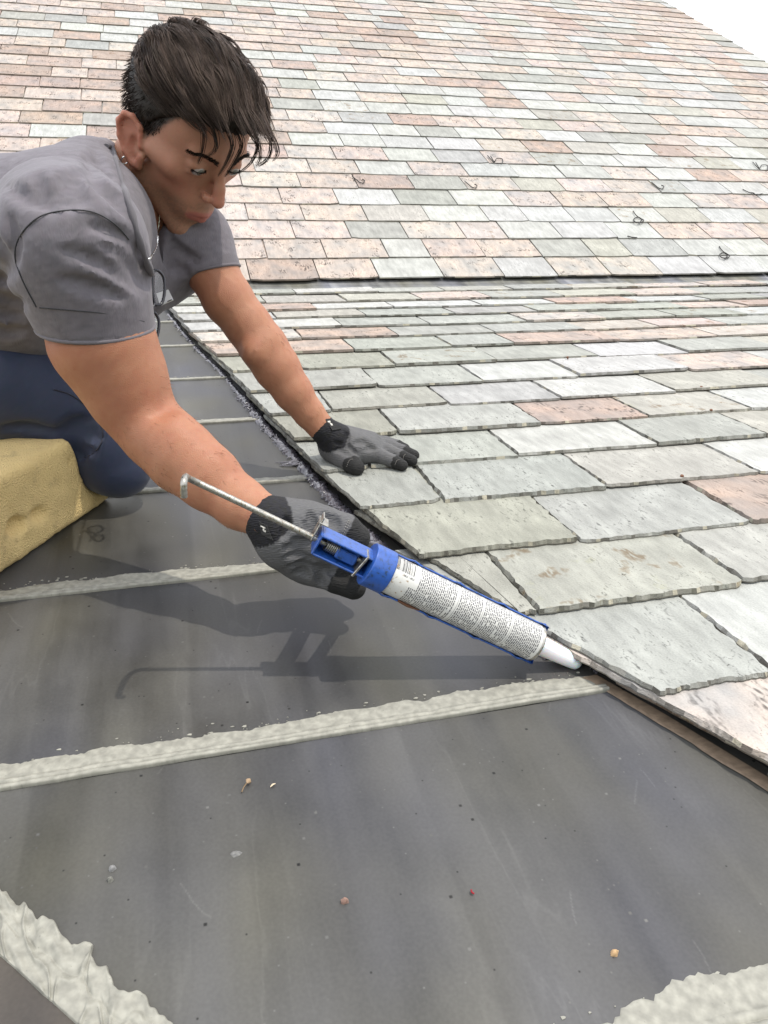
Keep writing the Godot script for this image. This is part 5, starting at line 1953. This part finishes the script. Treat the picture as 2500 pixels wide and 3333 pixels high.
func build_small_things():
	# wire hooks left between the slates of the steep roof
	var shapes := {
		"loop": [[-10, -22], [0, -8], [14, 2], [24, 8], [16, 16], [-2, 14], [-8, 4], [6, -2], [18, 6], [8, 18]],
		"hook": [[-18, -14], [-6, -4], [4, 4], [16, 8], [22, 0], [14, -4]],
		"wave": [[-34, -8], [-14, 2], [0, 4], [10, 12], [22, 8], [30, 6]],
		"box": [[-24, -18], [-10, -2], [2, 8], [22, 8], [24, -6], [6, -8], [-2, 2], [-14, -16]],
		"dash": [[-14, -2], [0, 2], [16, 3]]}
	var wires := [[2071, 709, "loop", "double wire loop low on the steep roof, second lowest of the wires"], [2351, 824, "loop", "lowest wire loop on the steep roof, just above the flashing"], [2139, 607, "hook", "curled wire hook up the slope from the double wire loop"], [2452, 624, "wave", "wavy wire near the right edge of the picture"], [2474, 545, "box", "tangled wire at the right edge, highest on that side"], [2057, 770, "dash", "short straight wire end just left below the double loop"], [1611, 524, "box", "wire bent into a square, highest one in the middle of the steep roof"], [1531, 604, "hook", "wire hook left below the square wire"], [1165, 588, "hook", "small wire hook nearest to the man's face"]]
	for e in wires:
		var g := Geo.new()
		var o := on_steep(e[0], e[1], 0.024)
		var pts := []
		var j := 0
		for q in shapes[e[2]]:
			pts.append(on_steep(e[0] + q[0], e[1] + q[1], 0.0235 + 0.004 * (j % 2)) - o)
			j += 1
		var path := curve(pts, 6)
		tube(g, path, even(path.size(), 0.0023), 6)
		var w := put("wire_hook", g, mats["wire"])
		w.position = o
		tag(w, e[3], "wire", "wire hooks on the steep roof")
	var nails := [[1850, 1175, "farthest of the four rusty nails in the low slates"], [2284, 1273, "second farthest of the four rusty nails, at the right"], [2316, 1349, "third rusty nail, just below the second at the right"], [2222, 1566, "nearest of the four rusty nails, left of the pink slate"]]
	for e in nails:
		var g := Geo.new()
		var o := on_low(e[0], e[1], 0.024)
		tube(g, PackedVector3Array([N * -0.008, N * 0.004 + Vector3(-0.002, 0, 0), N * 0.010 + Vector3(-0.005, 0, 0.002)]), PackedFloat32Array([0.0024, 0.0021, 0.0015]), 8)
		tube(g, PackedVector3Array([N * 0.0095 + Vector3(-0.005, 0, 0.002), N * 0.0115 + Vector3(-0.0054, 0, 0.0024)]), PackedFloat32Array([0.0034, 0.0030]), 10)
		var w := put("rusty_nail", g, mats["rust"])
		w.position = o
		tag(w, e[2], "nail", "rusty nails between the low slates")
	# litter on the metal
	var bits := [[1122, 2935, 0.0034, Color(0.24, 0.15, 0.12), "round pink crumb in the middle of the nearest metal sheet"], [2000, 3104, 0.0034, Color(0.45, 0.30, 0.16), "orange crumb on the metal near the lower right seam"], [768, 2780, 0.0050, Color(0.15, 0.15, 0.145), "flat grey flake on the nearest metal sheet"], [360, 2866, 0.0028, Color(0.17, 0.17, 0.15), "pale speck near the trowelled sealant"], [366, 2830, 0.0032, Color(0.22, 0.22, 0.22), "scuffed white flake above the pale speck"]]
	for e in bits:
		var g := Geo.new()
		var ring := 9
		for k in 3:
			for s in ring:
				var t := TAU * s / ring
				var rr: float = e[2] * [1.0, 0.85, 0.4][k] * rng.randf_range(0.75, 1.2)
				g.add(Vector3(cos(t) * rr, 0, 0) + M * (sin(t) * rr * 0.8) + N * [0.0, 0.0016, 0.0024][k] * (1.6 if e[2] < 0.0045 else 0.5), N, e[3] * rng.randf_range(0.7, 1.3))
		var topv := g.add(N * 0.0028 * (1.6 if e[2] < 0.0045 else 0.5), N, e[3])
		for k in 2:
			for s in ring: g.quad(k * ring + s, k * ring + (s + 1) % ring, (k + 1) * ring + (s + 1) % ring, (k + 1) * ring + s)
		for s in ring: g.tri(2 * ring + s, 2 * ring + (s + 1) % ring, topv)
		g.smooth()
		var w := put("crumb", g, mats["grit"])
		w.position = on_low(e[0], e[1], -0.0006)
		tag(w, e[4], "debris", "crumbs on the metal")
	# dry bud on its stalk, a husk, a red thread
	var bud := Geo.new()
	var p := on_low(806, 2545, 0.001)
	tube(bud, curve([Vector3.ZERO, on_low(812, 2538, 0.004) - p, on_low(795, 2560, 0.002) - p, on_low(787, 2578, 0.001) - p], 4), even(13, 0.0006), 5, Color(0.20, 0.14, 0.08))
	tube(bud, PackedVector3Array([on_low(804, 2548, 0.003) - p, on_low(809, 2542, 0.004) - p, on_low(813, 2536, 0.003) - p]), PackedFloat32Array([0.0012, 0.0030, 0.0008]), 7, Color(0.34, 0.24, 0.15))
	var bo := put("dry_bud", bud, mats["grit"])
	bo.position = p
	tag(bo, "dry brown bud on a short stalk, below the long sealed seam", "debris")
	var husk := Geo.new()
	var hp := on_low(888, 2557, 0.001)
	tube(husk, curve([on_low(880, 2562, 0.001) - hp, Vector3(0, 0.001, 0), on_low(897, 2550, 0.001) - hp], 4), PackedFloat32Array([0.0003, 0.0006, 0.0008, 0.0010, 0.0011, 0.0010, 0.0008, 0.0006, 0.0003]), 6, Color(0.55, 0.46, 0.33), 0.5)
	var ho := put("husk", husk, mats["grit"])
	ho.position = hp
	tag(ho, "thin pale husk right of the dry bud", "debris")
	var red := Geo.new()
	var rp := on_low(1537, 2902, 0.001)
	tube(red, curve([on_low(1534, 2897, 0.0012) - rp, on_low(1536, 2904, 0.002) - rp, on_low(1543, 2909, 0.0012) - rp], 4), even(9, 0.0008), 6, Color(0.25, 0.012, 0.02))
	var ro := put("red_thread", red, mats["grit"])
	ro.position = rp
	tag(ro, "tiny red thread lying on the nearest metal sheet", "debris")

func small_materials():
	var f := mat("foam", Color.WHITE, 0.95, 0.0, true)
	f.heightmap_enabled = true
	f.heightmap_texture = grey_texture(noise_image(256, 256, 0.2, 95, 4), 256, 256)
	f.heightmap_scale = 0.25
	f.uv1_triplanar = true
	f.uv1_scale = Vector3.ONE * 6.0
	var bp := mat("blue_paint", Color(0.022, 0.115, 0.50), 0.36)
	var chips := noise_image(256, 256, 0.06, 96, 5)
	var rgb := PackedByteArray()
	rgb.resize(256 * 256 * 3)
	for k in 256 * 256:
		var v := chips[k] / 255.0
		var c := Color(1, 1, 1) * (0.86 + 0.2 * (v - 0.5))
		if v < 0.27: c = Color(0.72, 0.62, 0.50)
		rgb[k * 3] = int(clampf(c.r, 0, 1) * 255); rgb[k * 3 + 1] = int(clampf(c.g, 0, 1) * 255); rgb[k * 3 + 2] = int(clampf(c.b, 0, 1) * 255)
	var im := Image.create_from_data(256, 256, false, Image.FORMAT_RGB8, rgb)
	im.generate_mipmaps()
	bp.albedo_texture = ImageTexture.create_from_image(im)
	bp.uv1_triplanar = true
	bp.uv1_scale = Vector3.ONE * 9.0
	bp.clearcoat_enabled = true
	bp.clearcoat = 0.4
	var st := mat("steel", Color(0.52, 0.51, 0.47), 0.36, 0.85)
	st.roughness_texture = grey_texture(noise_image(256, 256, 0.05, 97, 4), 256, 256)
	st.roughness = 0.75
	st.albedo_texture = bp.albedo_texture
	st.uv1_triplanar = true
	st.uv1_scale = Vector3.ONE * 14.0
	var la := mat("label", Color(0.80, 0.80, 0.79), 0.34)
	la.albedo_texture = label_texture()
	var nz := mat("nozzle", Color(0.78, 0.81, 0.84), 0.32)
	nz.subsurf_scatter_enabled = true
	nz.subsurf_scatter_strength = 0.5
	mat("rust", Color(0.14, 0.062, 0.032), 0.85)
	mat("wire", Color(0.035, 0.033, 0.030), 0.55, 0.4)
	mat("frame", Color(0.012, 0.012, 0.018), 0.25)
	mat("paper", Color.WHITE, 0.7, 0.0, true)
	mat("grit", Color.WHITE, 0.85, 0.0, true)
	var le := mat("lens", Color(0.75, 0.77, 0.80), 0.03)
	le.transparency = BaseMaterial3D.TRANSPARENCY_ALPHA
	le.albedo_color.a = 0.06

func build_ground():
	var g := Geo.new()
	g.flat([Vector3(-900, -6.5, 900), Vector3(900, -6.5, 900), Vector3(900, -6.5, -900), Vector3(-900, -6.5, -900)])
	var o := put("ground", g, mats["lawn"])
	tag(o, "", "", "", "structure")

func _ready():
	rng.seed = 20240607
	sky_and_sun()
	setting_materials()
	mat("lawn", Color(0.07, 0.085, 0.04), 0.95)
	low_roof()
	steep_roof()
	var metal := metal_valley()
	trowelled_band(metal)
	valley_edge(metal)
	build_ground()
	person_materials()
	small_materials()
	build_person()
	build_foam()
	build_gun()
	build_glasses()
	build_small_things()
